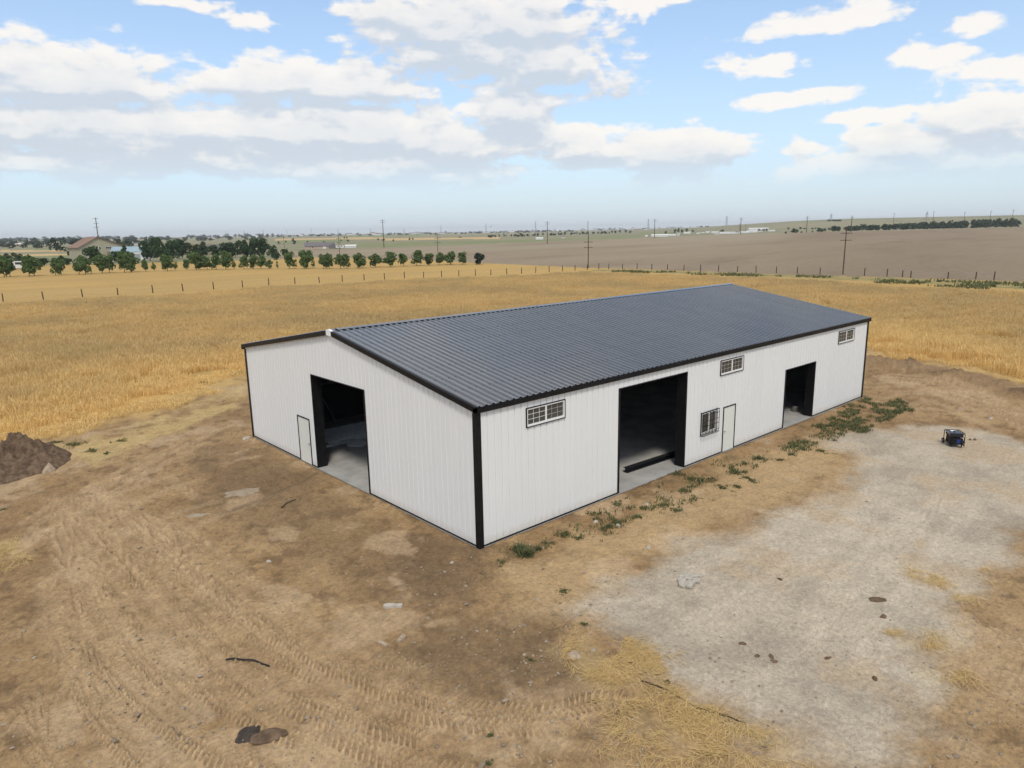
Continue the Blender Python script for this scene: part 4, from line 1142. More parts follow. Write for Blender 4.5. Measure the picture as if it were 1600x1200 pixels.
# close green turf by the far corner of the long wall
def scatter_in(poly, dens, r_, noise_k=None, thr=0.5, sc=0.9):
    P = np.array(poly); lo = P.min(0); hi = P.max(0)
    n = int((hi[0] - lo[0]) * (hi[1] - lo[1]) * dens)
    x = r_.uniform(lo[0], hi[0], n); y = r_.uniform(lo[1], hi[1], n)
    wob = (fbm(x * sc, y * sc, 4, 4, 0.6) - 0.5)
    k2 = sdist(poly, x, y) + wob * 2.0 < 0
    if noise_k is not None: k2 &= fbm(x * sc, y * sc, 4, noise_k, 0.6) > thr
    return x[k2], y[k2]
TURF = [W2([(1272, 668), (1320, 640), (1352, 620), (1400, 622), (1442, 636), (1440, 645), (1390, 652), (1370, 668), (1340, 672), (1310, 668)]),
        W2([(1235, 700), (1260, 680), (1300, 668), (1320, 675), (1300, 690), (1260, 705)]), W2([(1120, 745), (1200, 705), (1240, 690), (1250, 705), (1190, 735), (1140, 755)]),
        W2([(790, 880), (840, 840), (960, 790), (1060, 745), (1130, 715), (1150, 735), (1090, 790), (980, 830), (880, 860)])]
rt_ = np.random.RandomState(12)
mb = MB()
for i, poly in enumerate(TURF):
    x, y = scatter_in(poly, (110, 55, 50, 22)[i], rt_, 3, (0.42, 0.48, 0.50, 0.52)[i])
    zz = yard_z(x, y) if len(x) else []
    for a, b, c in zip(x, y, zz):
        blades(mb, rw, 3, 0.10, 0.20, 0.035, a, b, c, flat=1.0)
tag(mb.build('weed_turf', M['weed']), 'patch of low green weeds spreading along the far end of the long wall', 'weeds', kind='stuff')
# green growth along the fence line
rv = np.random.RandomState(14); mb = MB()
VG = [tuple(hit(a, b, 0.3)[:2]) for a, b in ((940, 421.2), (1000, 421.6), (1200, 427.4), (1400, 434.5), (1600, 440), (1720, 446), (1720, 460), (1600, 452), (1400, 442), (1300, 435), (1200, 431), (1000, 424.5), (940, 422.5))]
x, y = scatter_in(VG, 1.5, rv, 2, 0.56, 0.16)
for a, b in zip(x, y): blades(mb, rw, 5, 0.5, 0.75, 0.16, a, b, float(Hf(a, b)), flat=0.6)
tag(mb.build('verge_growth', M['weed']), 'band of green weeds growing along the fence by the ploughed field', 'weeds', kind='stuff')
# loose straw lying in drifts
rsw = np.random.RandomState(21); V = []; Fq = []
for i, poly in enumerate(STRAWP + [STRAWWIDE]):
    x, y = scatter_in(poly, (800, 370, 420, 420, 400, 400, 400, 400, 400, 60, 260, 170)[i], rsw, 5, (0.42, 0.47, 0.44, 0.44, .44, .44, .44, .44, .44, 0.46, .42, .44)[i], 1.1)
    if not len(x): continue
    zz = yard_z(x, y); hump = (fbm(x * 1.1, y * 1.1, 4, 5, 0.6) - 0.4).clip(0, 1) * 0.22
    trend = 0.6 + 7.0 * fbm(x * .8, y * .8, 2, 1)
    for a, b, c, hh, tt in zip(x, y, zz, hump, trend):
        L_ = rsw.uniform(0.12, 0.42); t = rsw.normal(tt, 0.8); dx, dy = math.cos(t), math.sin(t)
        w_ = rsw.uniform(0.0022, 0.0048); z0 = c + rsw.uniform(0.0, hh + 0.03); z1 = c + rsw.uniform(0.0, hh + 0.03); b0 = len(V)
        V += [(a - dy * w_, b + dx * w_, z0 + .01), (a + dy * w_, b - dx * w_, z0 + .01), (a + dx * L_ + dy * w_, b + dy * L_ - dx * w_, z1 + .012), (a + dx * L_ - dy * w_, b + dy * L_ + dx * w_, z1 + .012)]
        Fq.append((b0, b0 + 1, b0 + 2, b0 + 3))
sm_ = np_mesh('loose_straw', np.array(V), np.array(Fq), M['straw'], False)
tag(lk(bpy.data.objects.new('loose_straw', sm_)), 'loose yellow straw lying in drifts on the bare ground', 'straw', kind='stuff')
# pebbles and clods
M['pebble'] = leaf_mat('pebbles', (0.15, 0.105, 0.068), (0.40, 0.335, 0.255), 0.0)
ico = [(0, 0, 1), (0.89, 0, 0.45), (0.28, 0.85, 0.45), (-0.72, 0.53, 0.45), (-0.72, -0.53, 0.45), (0.28, -0.85, 0.45), (0.72, 0.53, -0.45), (-0.28, 0.85, -0.45), (-0.89, 0, -0.45), (-0.28, -0.85, -0.45), (0.72, -0.53, -0.45), (0, 0, -1)]
icf = [(0, 1, 2), (0, 2, 3), (0, 3, 4), (0, 4, 5), (0, 5, 1), (1, 6, 2), (2, 7, 3), (3, 8, 4), (4, 9, 5), (5, 10, 1), (6, 7, 2), (7, 8, 3), (8, 9, 4), (9, 10, 5), (10, 6, 1), (11, 7, 6), (11, 8, 7), (11, 9, 8), (11, 10, 9), (11, 6, 10)]
ICO = np.array(ico); ICF = np.array(icf)
rpb = np.random.RandomState(8); n = 9000
th = rpb.uniform(0.10, 0.80, n); aa = rpb.uniform(-0.7, 0.7, n); rr_ = CAM[2] / np.tan(th)
x = CAM[0] + rr_ * np.cos(YAW + aa); y = CAM[1] + rr_ * np.sin(YAW + aa)
k2 = (sdist(YARD, x, y) < -0.5) & ~((x > -0.15) & (x < 30.8) & (y > -0.15) & (y < 19.1)) & (fbm(x * 0.4, y * 0.4, 4, 6, 0.6) + rpb.rand(n) * 0.25 > 0.57) & ((sdist(GRAVEL, x, y) > 0.3) | (rpb.rand(n) < 0.25))
x = x[k2]; y = y[k2]; n = len(x); z = yard_z(x, y)
sz = np.exp(rpb.normal(-3.75, 0.42, n)).clip(0.010, 0.085)
jit = rpb.uniform(0.65, 1.25, (n, 12, 1)); sc_ = np.stack([sz * rpb.uniform(.8, 1.5, n), sz, sz * rpb.uniform(0.4, 0.8, n)], 1)
PV = ICO[None] * jit * sc_[:, None, :] + np.stack([x, y, z + sz * 0.15], 1)[:, None, :]
PF = (ICF[None] + (np.arange(n) * 12)[:, None, None]).reshape(-1, 3)
pm_ = np_mesh('pebbles', PV.reshape(-1, 3), PF, M['pebble'], False, True)
tag(lk(bpy.data.objects.new('pebbles', pm_)), 'small stones and clods strewn over the bare yard', 'pebbles', kind='stuff')

# ------------------------------------------------------------------ larger things lying in the yard
def lumpy(name, mt, rx, ry, h, seed, label, cat, loc, rz=0, n=40, rough=0.35, parent=None):
    """a mound or stone as an uneven closed dome"""
    u = np.linspace(0, 1, n); a = np.linspace(0, 2 * PI, n * 2, endpoint=False)
    U, A = np.meshgrid(u, a, indexing='ij')
    X = U * np.cos(A); Y = U * np.sin(A)
    k = 5.0 / max(0.4, 1)
    nz = fbm(X * 2.2 + seed * 7.1, Y * 2.2 + seed * 3.3, 5, seed, 0.6) - 0.5
    nf = fbm(X * 7 + seed, Y * 7, 4, seed + 1, 0.65) - 0.5
    prof = (1 - U ** 2) ** 0.9 * (1 + nz * rough * 2.2 + nf * rough * 0.9) + nz * rough * 0.25 * (1 - U)
    lob = 1 + 0.55 * (fbm(np.cos(A) * 1.3 + 5, np.sin(A) * 1.3 + seed, 3, 2) - 0.5)
    V = np.stack([X * rx * lob, Y * ry * lob, np.where(U >= 0.999, -0.12 * max(h, .2), prof * h)], -1).reshape(-1, 3)
    m_ = n * 2; q = []
    for i in range(n - 1):
        for j in range(m_): q.append((i * m_ + j, (i + 1) * m_ + j, (i + 1) * m_ + (j + 1) % m_, i * m_ + (j + 1) % m_))
    me = np_mesh(name, V, np.array(q), mt, True)
    o = bpy.data.objects.new(name, me); o.location = loc; o.rotation_euler = (0, 0, rz); lk(o, parent)
    if label: tag(o, label, cat)
    return o
M['mound'] = vary('dark_soil', (0.085, 0.057, 0.038), (0.185, 0.126, 0.082), 4.0, 0.95, 0.1, detail=8, bump=1.0, bscale=11)
M['stone'] = vary('field_stone', (0.28, 0.205, 0.14), (0.42, 0.335, 0.245), 7.0, 0.95, 0.1, bump=0.5, bscale=22)
p = hit(38, 730, GZ)
lumpy('dirt_mound', M['mound'], 3.2, 2.4, 1.2, 3, 'mound of dark brown soil at the left edge beside the wheat', 'dirt mound', (p[0] - 0.9, p[1] + 0.6, GZ - 0.02), -0.4, 70, 0.85)
p = gpt(77, 737); lumpy('rock', M['stone'], 0.27, 0.22, 0.36, 5, 'tan boulder lying at the foot of the dirt mound', 'rock', p, 0.3, 16, 0.3)
M['paper'] = vary('pale_stone', (0.32, 0.285, 0.235), (0.46, 0.42, 0.355), 9.0, 0.9, 0.2, bump=0.3)
p = gpt(386, 685); lumpy('rock', M['paper'], 0.30, 0.14, 0.10, 2, 'flat whitish stone by the far corner of the gable wall', 'rock', p, 0.6, 14, 0.3)
for k_, (px, py, s_, lab) in enumerate([(931, 815, 0.13, 'pale ring-shaped stone near the long wall between two weeds'), (966, 821, 0.12, 'whitish stone under a weed clump near the long wall'), (897, 1028, 0.20, 'pinkish stone beside the straw left of the gravel'),
                              (1013, 856, 0.12, 'flat pale stone on tan soil at the gravel edge'), (420, 877, 0.10, 'small white stone on the bare soil left of the yard centre'), (706, 878, 0.09, 'small white stone on dark soil near the barn corner'),
                              (1500, 640, 0.20, 'pale boulder at the foot of the soil berm'), (1548, 655, 0.14, 'white stone in front of the soil berm'), (1010, 787, 0.14, 'pale stone chip lying before the wide side opening')]):
    p = gpt(px, py); lumpy('rock', M['stone'] if k_ in (2, 6) else M['paper'], s_, s_ * 0.7, s_ * 0.6, k_ % 7, lab, 'rock', p, k_ * 1.3, 12, 0.3)
# broken pieces of concrete block
for k_, (px, py, rz, d_, lab) in enumerate([(608, 948, 0.05, (0.34, 0.19, 0.09), 'pale broken block piece lying left of its fellow on bare soil'), (622, 948, -0.15, (0.28, 0.17, 0.08), 'pale broken block piece lying right of its fellow on bare soil'),
                                     (628, 1000, 1.1, (0.36, 0.17, 0.07), 'tan slab fragment lying alone on bare soil'), (598, 1007, -0.7, (0.42, 0.13, 0.05), 'narrow weathered board offcut on bare soil')]):
    p = gpt(px, py); mb = MB(); r_ = random.Random(k_)
    n = 7; top = []
    for i in range(n):
        t = 2 * PI * i / n + r_.uniform(-.2, .2); sx = max(-1, min(1, 1.35 * math.cos(t))); sy = max(-1, min(1, 1.35 * math.sin(t)))
        top.append((sx * d_[0] / 2 * r_.uniform(.85, 1), sy * d_[1] / 2 * r_.uniform(.85, 1)))
    mb.add([(a, b, -0.03) for a, b in top] + [(a * .95, b * .95, d_[2] * r_.uniform(.8, 1)) for a, b in top], [tuple(range(n - 1, -1, -1)), tuple(range(n, 2 * n))] + [(i, (i + 1) % n, n + (i + 1) % n, n + i) for i in range(n)])
    o = mb.build('block_fragment' if k_ < 3 else 'board_offcut', M['stone'] if k_ >= 2 else M['concrete_pale']); o.location = p; o.rotation_euler = (0, 0, rz - 0.7)
    tag(o, lab, 'rubble')
# cracked lump of spilled concrete on the gravel: an outer cake broken into plates
p = gpt(1077, 908)
ck = thing('concrete_spill', 'cracked white cake of spilled concrete lying on the gravel', 'concrete', p, 0.2)
rc = random.Random(6)
cells = [(-0.38, 0.05, .2), (-0.18, 0.16, .19), (-0.16, -0.10, .2), (0.07, 0.05, .2), (0.10, -0.2, .17), (0.30, -0.02, .2), (0.28, 0.2, .15), (0.06, 0.26, .15), (-0.36, -0.16, .13), (0.44, -0.16, .12)]
for cx, cy, r_ in cells:
    n = 7; pts = [(cx + r_ * .82 * math.cos(2 * PI * i / n + rc.uniform(-.2, .2)), cy + r_ * .74 * math.sin(2 * PI * i / n + rc.uniform(-.2, .2))) for i in range(n)]
    h_ = rc.uniform(0.035, 0.07); mb = MB()
    mb.add([(a, b, -0.02) for a, b in pts] + [(a, b, h_ + rc.uniform(-.01, .01)) for a, b in pts], [tuple(range(n - 1, -1, -1)), tuple(range(n, 2 * n))] + [(i, (i + 1) % n, n + (i + 1) % n, n + i) for i in range(n)])
    mb.build('plate', M['paper'], ck)
# thin washout of concrete in front of the gable
M['washout'] = vary('concrete_washout', (0.25, 0.195, 0.130), (0.35, 0.290, 0.210), 3.5, 0.95, 0.1, bump=0.5, bscale=20)
p = gpt(378, 769); lumpy('concrete_washout', M['washout'], 0.85, 0.45, 0.07, 4, 'thin pale patch of concrete washout in front of the gable wall', 'concrete', p - Vector((0, 0, 0.01)), -0.2, 24, 0.4)
p = gpt(305, 806); lumpy('concrete_washout', M['washout'], 0.65, 0.22, 0.04, 6, 'thin pale streak of concrete washout farther from the gable wall', 'concrete', p - Vector((0, 0, 0.01)), -0.5, 20, 0.4)
# dark wet soil heaps / oil-dark spot in the track
M['wet'] = vary('wet_black_soil', (0.022, 0.016, 0.011), (0.055, 0.038, 0.025), 9.0, 0.55, 0.4, bump=0.6, bscale=30)
p = gpt(388, 1148); lumpy('wet_soil_clod', M['wet'], 0.30, 0.24, 0.08, 1, 'black wet lump of soil in the tyre tracks', 'soil', p, 0.3, 18, 0.5)
p = gpt(420, 1152); lumpy('wet_soil_clod', M['mound'], 0.36, 0.22, 0.05, 6, 'dark brown damp patch right of the black wet lump', 'soil', p, -0.5, 18, 0.5)
p = gpt(1371, 940); lumpy('wet_soil_clod', M['mound'], 0.27, 0.12, 0.07, 2, 'dark oval clod of soil on the gravel', 'soil', p, -0.75, 16, 0.5)
p = gpt(1380, 968); lumpy('wet_soil_clod', M['mound'], 0.12, 0.08, 0.05, 5, 'smaller dark clod below the oval one on the gravel', 'soil', p, 0.2, 12, 0.5)
for k_, (px, py, lab) in enumerate([(1183, 1025, 'left of three dark clods in a row on the gravel'), (1205, 1026, 'middle of three dark clods in a row on the gravel'), (1210, 1034, 'nearest of three dark clods in a row on the gravel'), (1293, 1030, 'lone dark clod right of the row of three on the gravel'),
                                    (1367, 1061, 'dark clod low on the gravel patch'), (1219, 905, 'dark clod on the gravel near the upper tyre track'), (1160, 1005, 'dark clod left above the row of three on the gravel')]):
    p = gpt(px, py); lumpy('soil_clod', M['mound'], 0.11, 0.06, 0.05, k_, lab, 'soil', p, k_ * 0.9, 10, 0.5)
for k_, (px, py, lab) in enumerate([(1516, 687, 'left brown clod of a pair right of the generator'), (1523, 687, 'right brown clod of a pair right of the generator')]):
    p = gpt(px, py); lumpy('soil_clod', M['mound'], 0.14, 0.08, 0.07, k_ + 3, lab, 'soil', p, 0.2, 10, 0.5)
# bit of black hose
P = [gpt(a, b) + Vector((0, 0, 0.075)) for a, b in ((353, 1033), (365, 1032), (380, 1033), (396, 1035), (410, 1039), (421, 1043))]
o = MB().tube(catmull([tuple(q) for q in P], 0.08), 0.022, 8).build('hose_piece', M['rubber']); tag(o, 'short length of black hose lying on tyre-marked soil', 'hose')
P = [gpt(a, b) + Vector((0, 0, 0.015)) for a, b in ((440, 795), (450, 787), (462, 782))]
o = MB().tube(catmull([tuple(q) for q in P], 0.1), 0.03, 6).build('stick', M['bark']); tag(o, 'short bent stick on the soil in front of the gable opening', 'stick')
P = [gpt(a, b) + Vector((0, 0, 0.02)) for a, b in ((1003, 1066), (1040, 1080), (1090, 1108), (1130, 1120), (1165, 1135))]
o = MB().tube(catmull([tuple(q) for q in P], 0.15), 0.02, 6).build('cable', M['post']); tag(o, 'thin dark cable half buried along the straw edge of the gravel', 'cable')

# ------------------------------------------------------------------ generator
gp = gpt(1484, 699)
u_ = Vector((0.80, 0.60, 0)); 
gen = thing('generator', 'black portable generator with a blue end panel standing on the gravel', 'generator', (gp.x + 0.40 * 0.8 + 0.3 * 0.6, gp.y + 0.40 * 0.6 - 0.3 * 0.8, gp.z), math.atan2(0.60, 0.80))
L_, W_, H_ = 0.80, 0.60, 0.66      # local x along the long side away from the camera, y towards the left
def rounded(w0, w1, z0, z1, y, r=0.06):
    pts = []
    for cx, cz, a0 in ((w1 - r, z0 + r, -90), (w1 - r, z1 - r, 0), (w0 + r, z1 - r, 90), (w0 + r, z0 + r, 180)):
        for i in range(4): t = math.radians(a0 + 30 * i); pts.append((cx + r * math.cos(t), y, cz + r * math.sin(t)))
    return pts + [pts[0]]
for y in (-W_ / 2, W_ / 2):
    MB().tube(rounded(-L_ / 2, L_ / 2, 0.09, H_, y), 0.019, 8, False).build('frame_loop', M['gen_black'], gen, True)
for x, z in ((-L_ / 2, 0.16), (L_ / 2, 0.16), (-L_ / 2 + .03, H_ - .01), (L_ / 2 - .03, H_ - .01)):
    MB().tube([(x, -W_ / 2, z), (x, W_ / 2, z)], 0.017, 8).build('cross_bar', M['gen_black'], gen, True)
MB().box(-0.30, 0.34, -0.25, 0.25, 0.10, 0.13).build('base_plate', M['gen_black'], gen)
mb = MB()
pr = [(-0.33, 0.46), (0.33, 0.46), (0.36, 0.50), (0.36, 0.60), (0.28, 0.655), (-0.28, 0.655), (-0.36, 0.60), (-0.36, 0.50)]; n = len(pr)
mb.add([(x, -0.255, z) for x, z in pr] + [(x, 0.255, z) for x, z in pr], [tuple(range(n)), tuple(range(2 * n - 1, n - 1, -1))] + [(i, n + i, n + (i + 1) % n, (i + 1) % n) for i in range(n)])
tk_ = mb.build('fuel_tank', M['gen_navy'], gen)
MB().lathe([(0.045, 0.0), (0.045, 0.03), (0.03, 0.035)], 14, (0.05, 0.0, 0.656)).build('fuel_cap', M['gen_black'], tk_)
MB().box(0.10, 0.27, -0.10, 0.12, 0.6555, 0.6580).build('label_plate', M['vinyl'], tk_)
mb = MB().box(-0.20, 0.12, -0.18, 0.16, 0.13, 0.44); 
for i in range(7): mb.box(-0.22, 0.14, -0.195, -0.18, 0.17 + i * 0.035, 0.185 + i * 0.035)
en = mb.build('engine', M['gen_black'], gen)
MB().lathe([(0.13, 0.0), (0.13, 0.10), (0.10, 0.12)], 18, (0.14, 0.0, 0.29), 'x').build('alternator', M['steel'], gen)
MB().box(-0.33, 0.24, 0.17, 0.265, 0.13, 0.455).build('side_cover', M['gen_black'], gen)
MB().box(-0.34, -0.22, -0.26, -0.17, 0.13, 0.40).build('air_filter', M['gen_black'], gen)
pn = MB().box(-0.375, -0.345, -0.20, 0.27, 0.15, 0.45).build('control_panel', M['gen_black'], gen)
MB().box(-0.382, -0.376, -0.16, 0.02, 0.19, 0.38).build('blue_plate', M['gen_blue'], pn)
for i in range(2): MB().lathe([(0.028, 0.0), (0.028, -0.012)], 12, (-0.376, 0.10 + i * 0.09, 0.26), 'x').build('socket', M['rubber'], pn)
MB().lathe([(0.075, -0.18), (0.075, 0.12)], 14, (-0.28, -0.235, 0.28), 'x').build('muffler', M['rubber'], gen)
for y in (-W_ / 2 - 0.05, W_ / 2 + 0.05):
    wh = MB().lathe([(0.06, -0.035), (0.115, -0.035), (0.125, -0.02), (0.125, 0.02), (0.115, 0.035), (0.06, 0.035)], 22, (0.33, y, 0.125), 'y').build('wheel', M['rubber'], gen, False)
    MB().lathe([(0.015, -0.04), (0.058, -0.038), (0.058, 0.038), (0.015, 0.04)], 16, (0.33, y, 0.125), 'y').build('rim', M['steel'], wh)
MB().tube([(0.33, -W_ / 2 - 0.05, 0.125), (0.33, W_ / 2 + 0.05, 0.125)], 0.012, 8).build('axle', M['steel'], gen)
for y in (-0.22, 0.22): MB().box(-0.36, -0.30, y - 0.02, y + 0.02, 0.0, 0.10).build('foot', M['rubber'], gen)
MB().tube([(-L_ / 2 - 0.02, -0.27, 0.50), (-L_ / 2 - 0.05, -0.29, 0.10), (-L_ / 2 - 0.05, -0.29, 0.02)], 0.014, 8).build('fold_handle', M['gen_black'], gen)
MB().tube([(-L_ / 2 + 0.1, W_ / 2 + 0.02, H_ - 0.02), (L_ / 2 - 0.1, W_ / 2 + 0.02, H_ - 0.02)], 0.02, 8).build('grip', M['galv'], gen)

# ------------------------------------------------------------------ trees
def crown_mesh(name, seed, n=650, lobes=11, mt='leaf', leaf=0.072, shape='round', low=0.10):
    """leaf-sized faces on the skins of many lobes; unit tree height, crown radius 0.5"""
    r_ = np.random.RandomState(seed); V = []; Fq = []
    L = []
    for i in range(lobes):
        if shape == 'round':
            z = r_.uniform(low + 0.10, 0.86); fz = 1 - abs((z - 0.55) / 0.5) ** 2.2; q = 0.33 * fz * math.sqrt(r_.rand()); rad = r_.uniform(0.13, 0.22) * (0.6 + 0.4 * fz)
        elif shape == 'cone':
            z = r_.uniform(0.08, 0.9); q = 0.36 * (1 - z) * math.sqrt(r_.rand()); rad = 0.05 + 0.17 * (1 - z)
        else:
            z = r_.uniform(low + 0.05, 0.85); q = 0.30 * math.sqrt(r_.rand()); rad = r_.uniform(0.14, 0.24)
        t = r_.uniform(0, 2 * PI); L.append((q * math.cos(t), q * math.sin(t), z, rad))
    if shape != 'cone': L.append((0.02, -0.02, 0.58, 0.27))
    else: L.append((0, 0, 0.93, 0.05))
    for i in range(n):
        x, y, z, rad = L[i % len(L)]
        d = r_.normal(0, 1, 3); d /= np.linalg.norm(d) + 1e-9
        if d[2] < -0.5 and r_.rand() < 0.5: d[2] *= -1
        c = np.array([x, y, z]) + d * rad * r_.uniform(0.72, 1.12) * np.array([1, 1, 0.9])
        nn = d + r_.normal(0, 0.55, 3); nn /= np.linalg.norm(nn)
        t1 = np.cross(nn, r_.normal(0, 1, 3)); t1 /= np.linalg.norm(t1) + 1e-9; t2 = np.cross(nn, t1)
        s_ = leaf * r_.uniform(0.6, 1.3); b = len(V)
        V += [tuple(c + t1 * s_), tuple(c + t2 * s_ * .7), tuple(c - t1 * s_), tuple(c - t2 * s_ * .7)]
        Fq.append((b, b + 1, b + 2, b + 3))
    me = np_mesh(name, np.array(V), np.array(Fq), M[mt], False); return me
def trunk_mesh(name, top=0.55):
    mb = MB(); mb.tube([(0, 0, -0.02), (0.004, 0.002, top * .5), (0, 0, top)], [0.030, 0.022, 0.010], 7)
    for a in (0.3, 2.1, 4.0, 5.4): mb.tube([(0, 0, top * .55), (0.16 * math.cos(a), 0.16 * math.sin(a), top * 1.05)], [0.013, 0.006], 5)
    m = mb.mesh(name); m.materials.append(M['bark']); return m
TRK = trunk_mesh('trunk')
CR = {'round': [crown_mesh('crown', 40 + i, 700, 12) for i in range(6)], 'dark': [crown_mesh('crown', 60 + i, 700, 13, 'leaf_dark', shape='grove', low=0.1) for i in range(4)],
      'light': [crown_mesh('crown', 70 + i, 260, 8, 'leaf_light') for i in range(2)], 'cone': [crown_mesh('crown', 80 + i, 700, 16, 'leaf_dark', shape='cone') for i in range(2)],
      'grey': [crown_mesh('crown', 90, 700, 12, 'leaf_grey', shape='grove', low=0.02)], 'far': [crown_mesh('crown', 95 + i, 130, 7, 'leaf_far', 0.11, shape='grove', low=0.02) for i in range(4)]}
CNT = [0]
def tree(px, py, top, wpx, kind, label, group, name='tree', dist=None):
    p = hit(px, py) if dist is None else at_dist(px, py, dist)
    if dist is not None: p = np.array([p[0], p[1], float(Hf(p[0], p[1]))])
    d = math.hypot(p[0] - CAM[0], p[1] - CAM[1]); h = (py - top) * d / FPX * 1.0; w_ = wpx * d / FPX
    CNT[0] += 1; k = CNT[0]
    t = thing(name, label, 'tree', (p[0], p[1], p[2]), (k * 2.399) % 6.283, group)
    c = bpy.data.objects.new('crown', CR[kind][k % len(CR[kind])]); lk(c, t); c.scale = (w_ * 1.22, w_ * 1.22, h * 1.06)
    o = bpy.data.objects.new('trunk', TRK); lk(o, t); s_ = max(0.6 * h, 0.5); o.scale = (s_, s_, h)
    return t
ORD = ['first', 'second', 'third', 'fourth', 'fifth', 'sixth', 'seventh', 'eighth', 'ninth', 'tenth', 'eleventh', 'twelfth', 'thirteenth', 'fourteenth', 'fifteenth', 'sixteenth', 'seventeenth', 'eighteenth', 'nineteenth']
TENS = {2: 'twenty', 3: 'thirty', 4: 'forty', 5: 'fifty'}
def ordinal(i):
    if i < 20: return ORD[i - 1]
    t, u = divmod(i, 10)
    return TENS[t][:-1] + 'ieth' if u == 0 else TENS[t] + '-' + ORD[u - 1]
ROW = [(7, 433, 405, 19, 'round'), (16, 432.5, 408, 16, 'round'), (46, 431.5, 406, 20, 'round'), (54, 431.3, 408, 18, 'round'), (87, 430.3, 409, 13, 'round'), (96, 430, 409, 13, 'round'), (124, 428.7, 404, 17, 'round'), (134, 428.5, 404, 19, 'round'),
       (160, 427, 403, 17, 'round'), (171, 426.5, 403, 15, 'round'), (195, 425.8, 399, 16, 'round'), (206, 425.3, 398, 20, 'round'), (228, 424.5, 407, 9, 'round'), (241, 423.3, 412, 8, 'light'), (262, 423.5, 402, 19, 'round'), (274, 422.8, 410, 8, 'light'), (292, 421.5, 408, 11, 'round'),
       (307, 422, 396, 21, 'round'), (324, 421.3, 401, 17, 'round'), (338, 421.3, 398, 16, 'round'), (353, 421.2, 396, 18, 'round'), (366, 420.6, 407, 8, 'light'), (381, 420.5, 402, 15, 'round'), (396, 420.3, 400, 15, 'round'), (408, 420.2, 400, 14, 'round'), (421, 420.2, 406, 12, 'round'),
       (434, 420, 409, 5, 'light'), (452, 420.2, 396, 17, 'round'), (461, 419.2, 406, 8, 'light'), (479, 419.8, 392, 23, 'round'), (489, 418.3, 408, 8, 'light'), (506, 420, 397, 17, 'round'), (515, 420, 398, 15, 'round'), (532, 420.2, 399, 17, 'round'), (542, 419.8, 399, 14, 'round'),
       (559, 419.4, 398, 13, 'round'), (566, 419, 396, 17, 'round'), (587, 417.6, 396, 22, 'round'), (610, 417.2, 395, 20, 'round'), (631, 416, 397, 16, 'round'), (651, 415.3, 393, 20, 'round'), (670, 414.6, 396, 17, 'round'), (687, 414, 394.5, 15, 'round'), (704, 413.6, 392, 20, 'round'),
       (723, 413.2, 395, 16, 'round'), (749, 413.3, 397, 17, 'grey')]
KT = {'round': 'round green tree', 'light': 'thin yellow-green sapling', 'grey': 'dark grey-green bush'}
for i, (px, py, top, wp, kd) in enumerate(ROW):
    lab = KT[kd] + ', ' + ordinal(i + 1) + ' from the left in the row edging the golden field' if kd != 'grey' else 'dark grey-green bush standing alone at the right end of the tree row'
    tree(px, py, top, wp, kd, lab, 'trees in the row along the golden field')
GROVE = [(235, 408, 379, 22), (252, 409, 377, 24), (270, 406.5, 381, 20), (285, 404, 379, 18), (303, 403, 383, 20), (318, 403, 381, 20), (335, 403, 386, 16), (352, 403, 383, 22), (368, 402.5, 380, 18), (385, 402, 378, 18), (398, 402, 377, 18), (412, 401, 376, 18), (425, 403, 384, 14), (432, 406, 392, 12)]
for i, (px, py, top, wp) in enumerate(GROVE):
    tree(px, py, top, wp, 'dark', 'dense dark tree, %s from the left in the grove behind the row' % ordinal(i + 1), 'trees of the dark grove')
for px, py, top, wp, kd, lab in [(147, 413, 391, 24, 'dark', 'dark bushy tree in front of the tan house'), (180, 410, 396, 15, 'dark', 'dark bush beside the porch of the tan house'), (197, 413, 389, 20, 'cone', 'pointed dark evergreen between house and blue-roofed shed'),
                                 (97, 409, 401, 11, 'dark', 'small dark round tree left of the tan house'), (107, 415, 406, 11, 'dark', 'dark bush low to the left of the tan house'), (69, 416, 406, 15, 'dark', 'dark round bush behind the second pair of row trees'),
                                 (29, 412, 399, 11, 'dark', 'dark tree left of the parked white vehicles'), (11, 410, 399, 15, 'dark', 'dark tree at the left edge behind the row'), (225, 405, 396, 8, 'dark', 'small dark tree at the right end of the blue-roofed shed'),
                                 (446, 405, 391, 12, 'dark', 'dark pointed tree right of the grove'), (482, 389, 383, 6, 'dark', 'small dark tree at the left end of the long low barn')]:
    tree(px, py, top, wp, kd, lab, None)
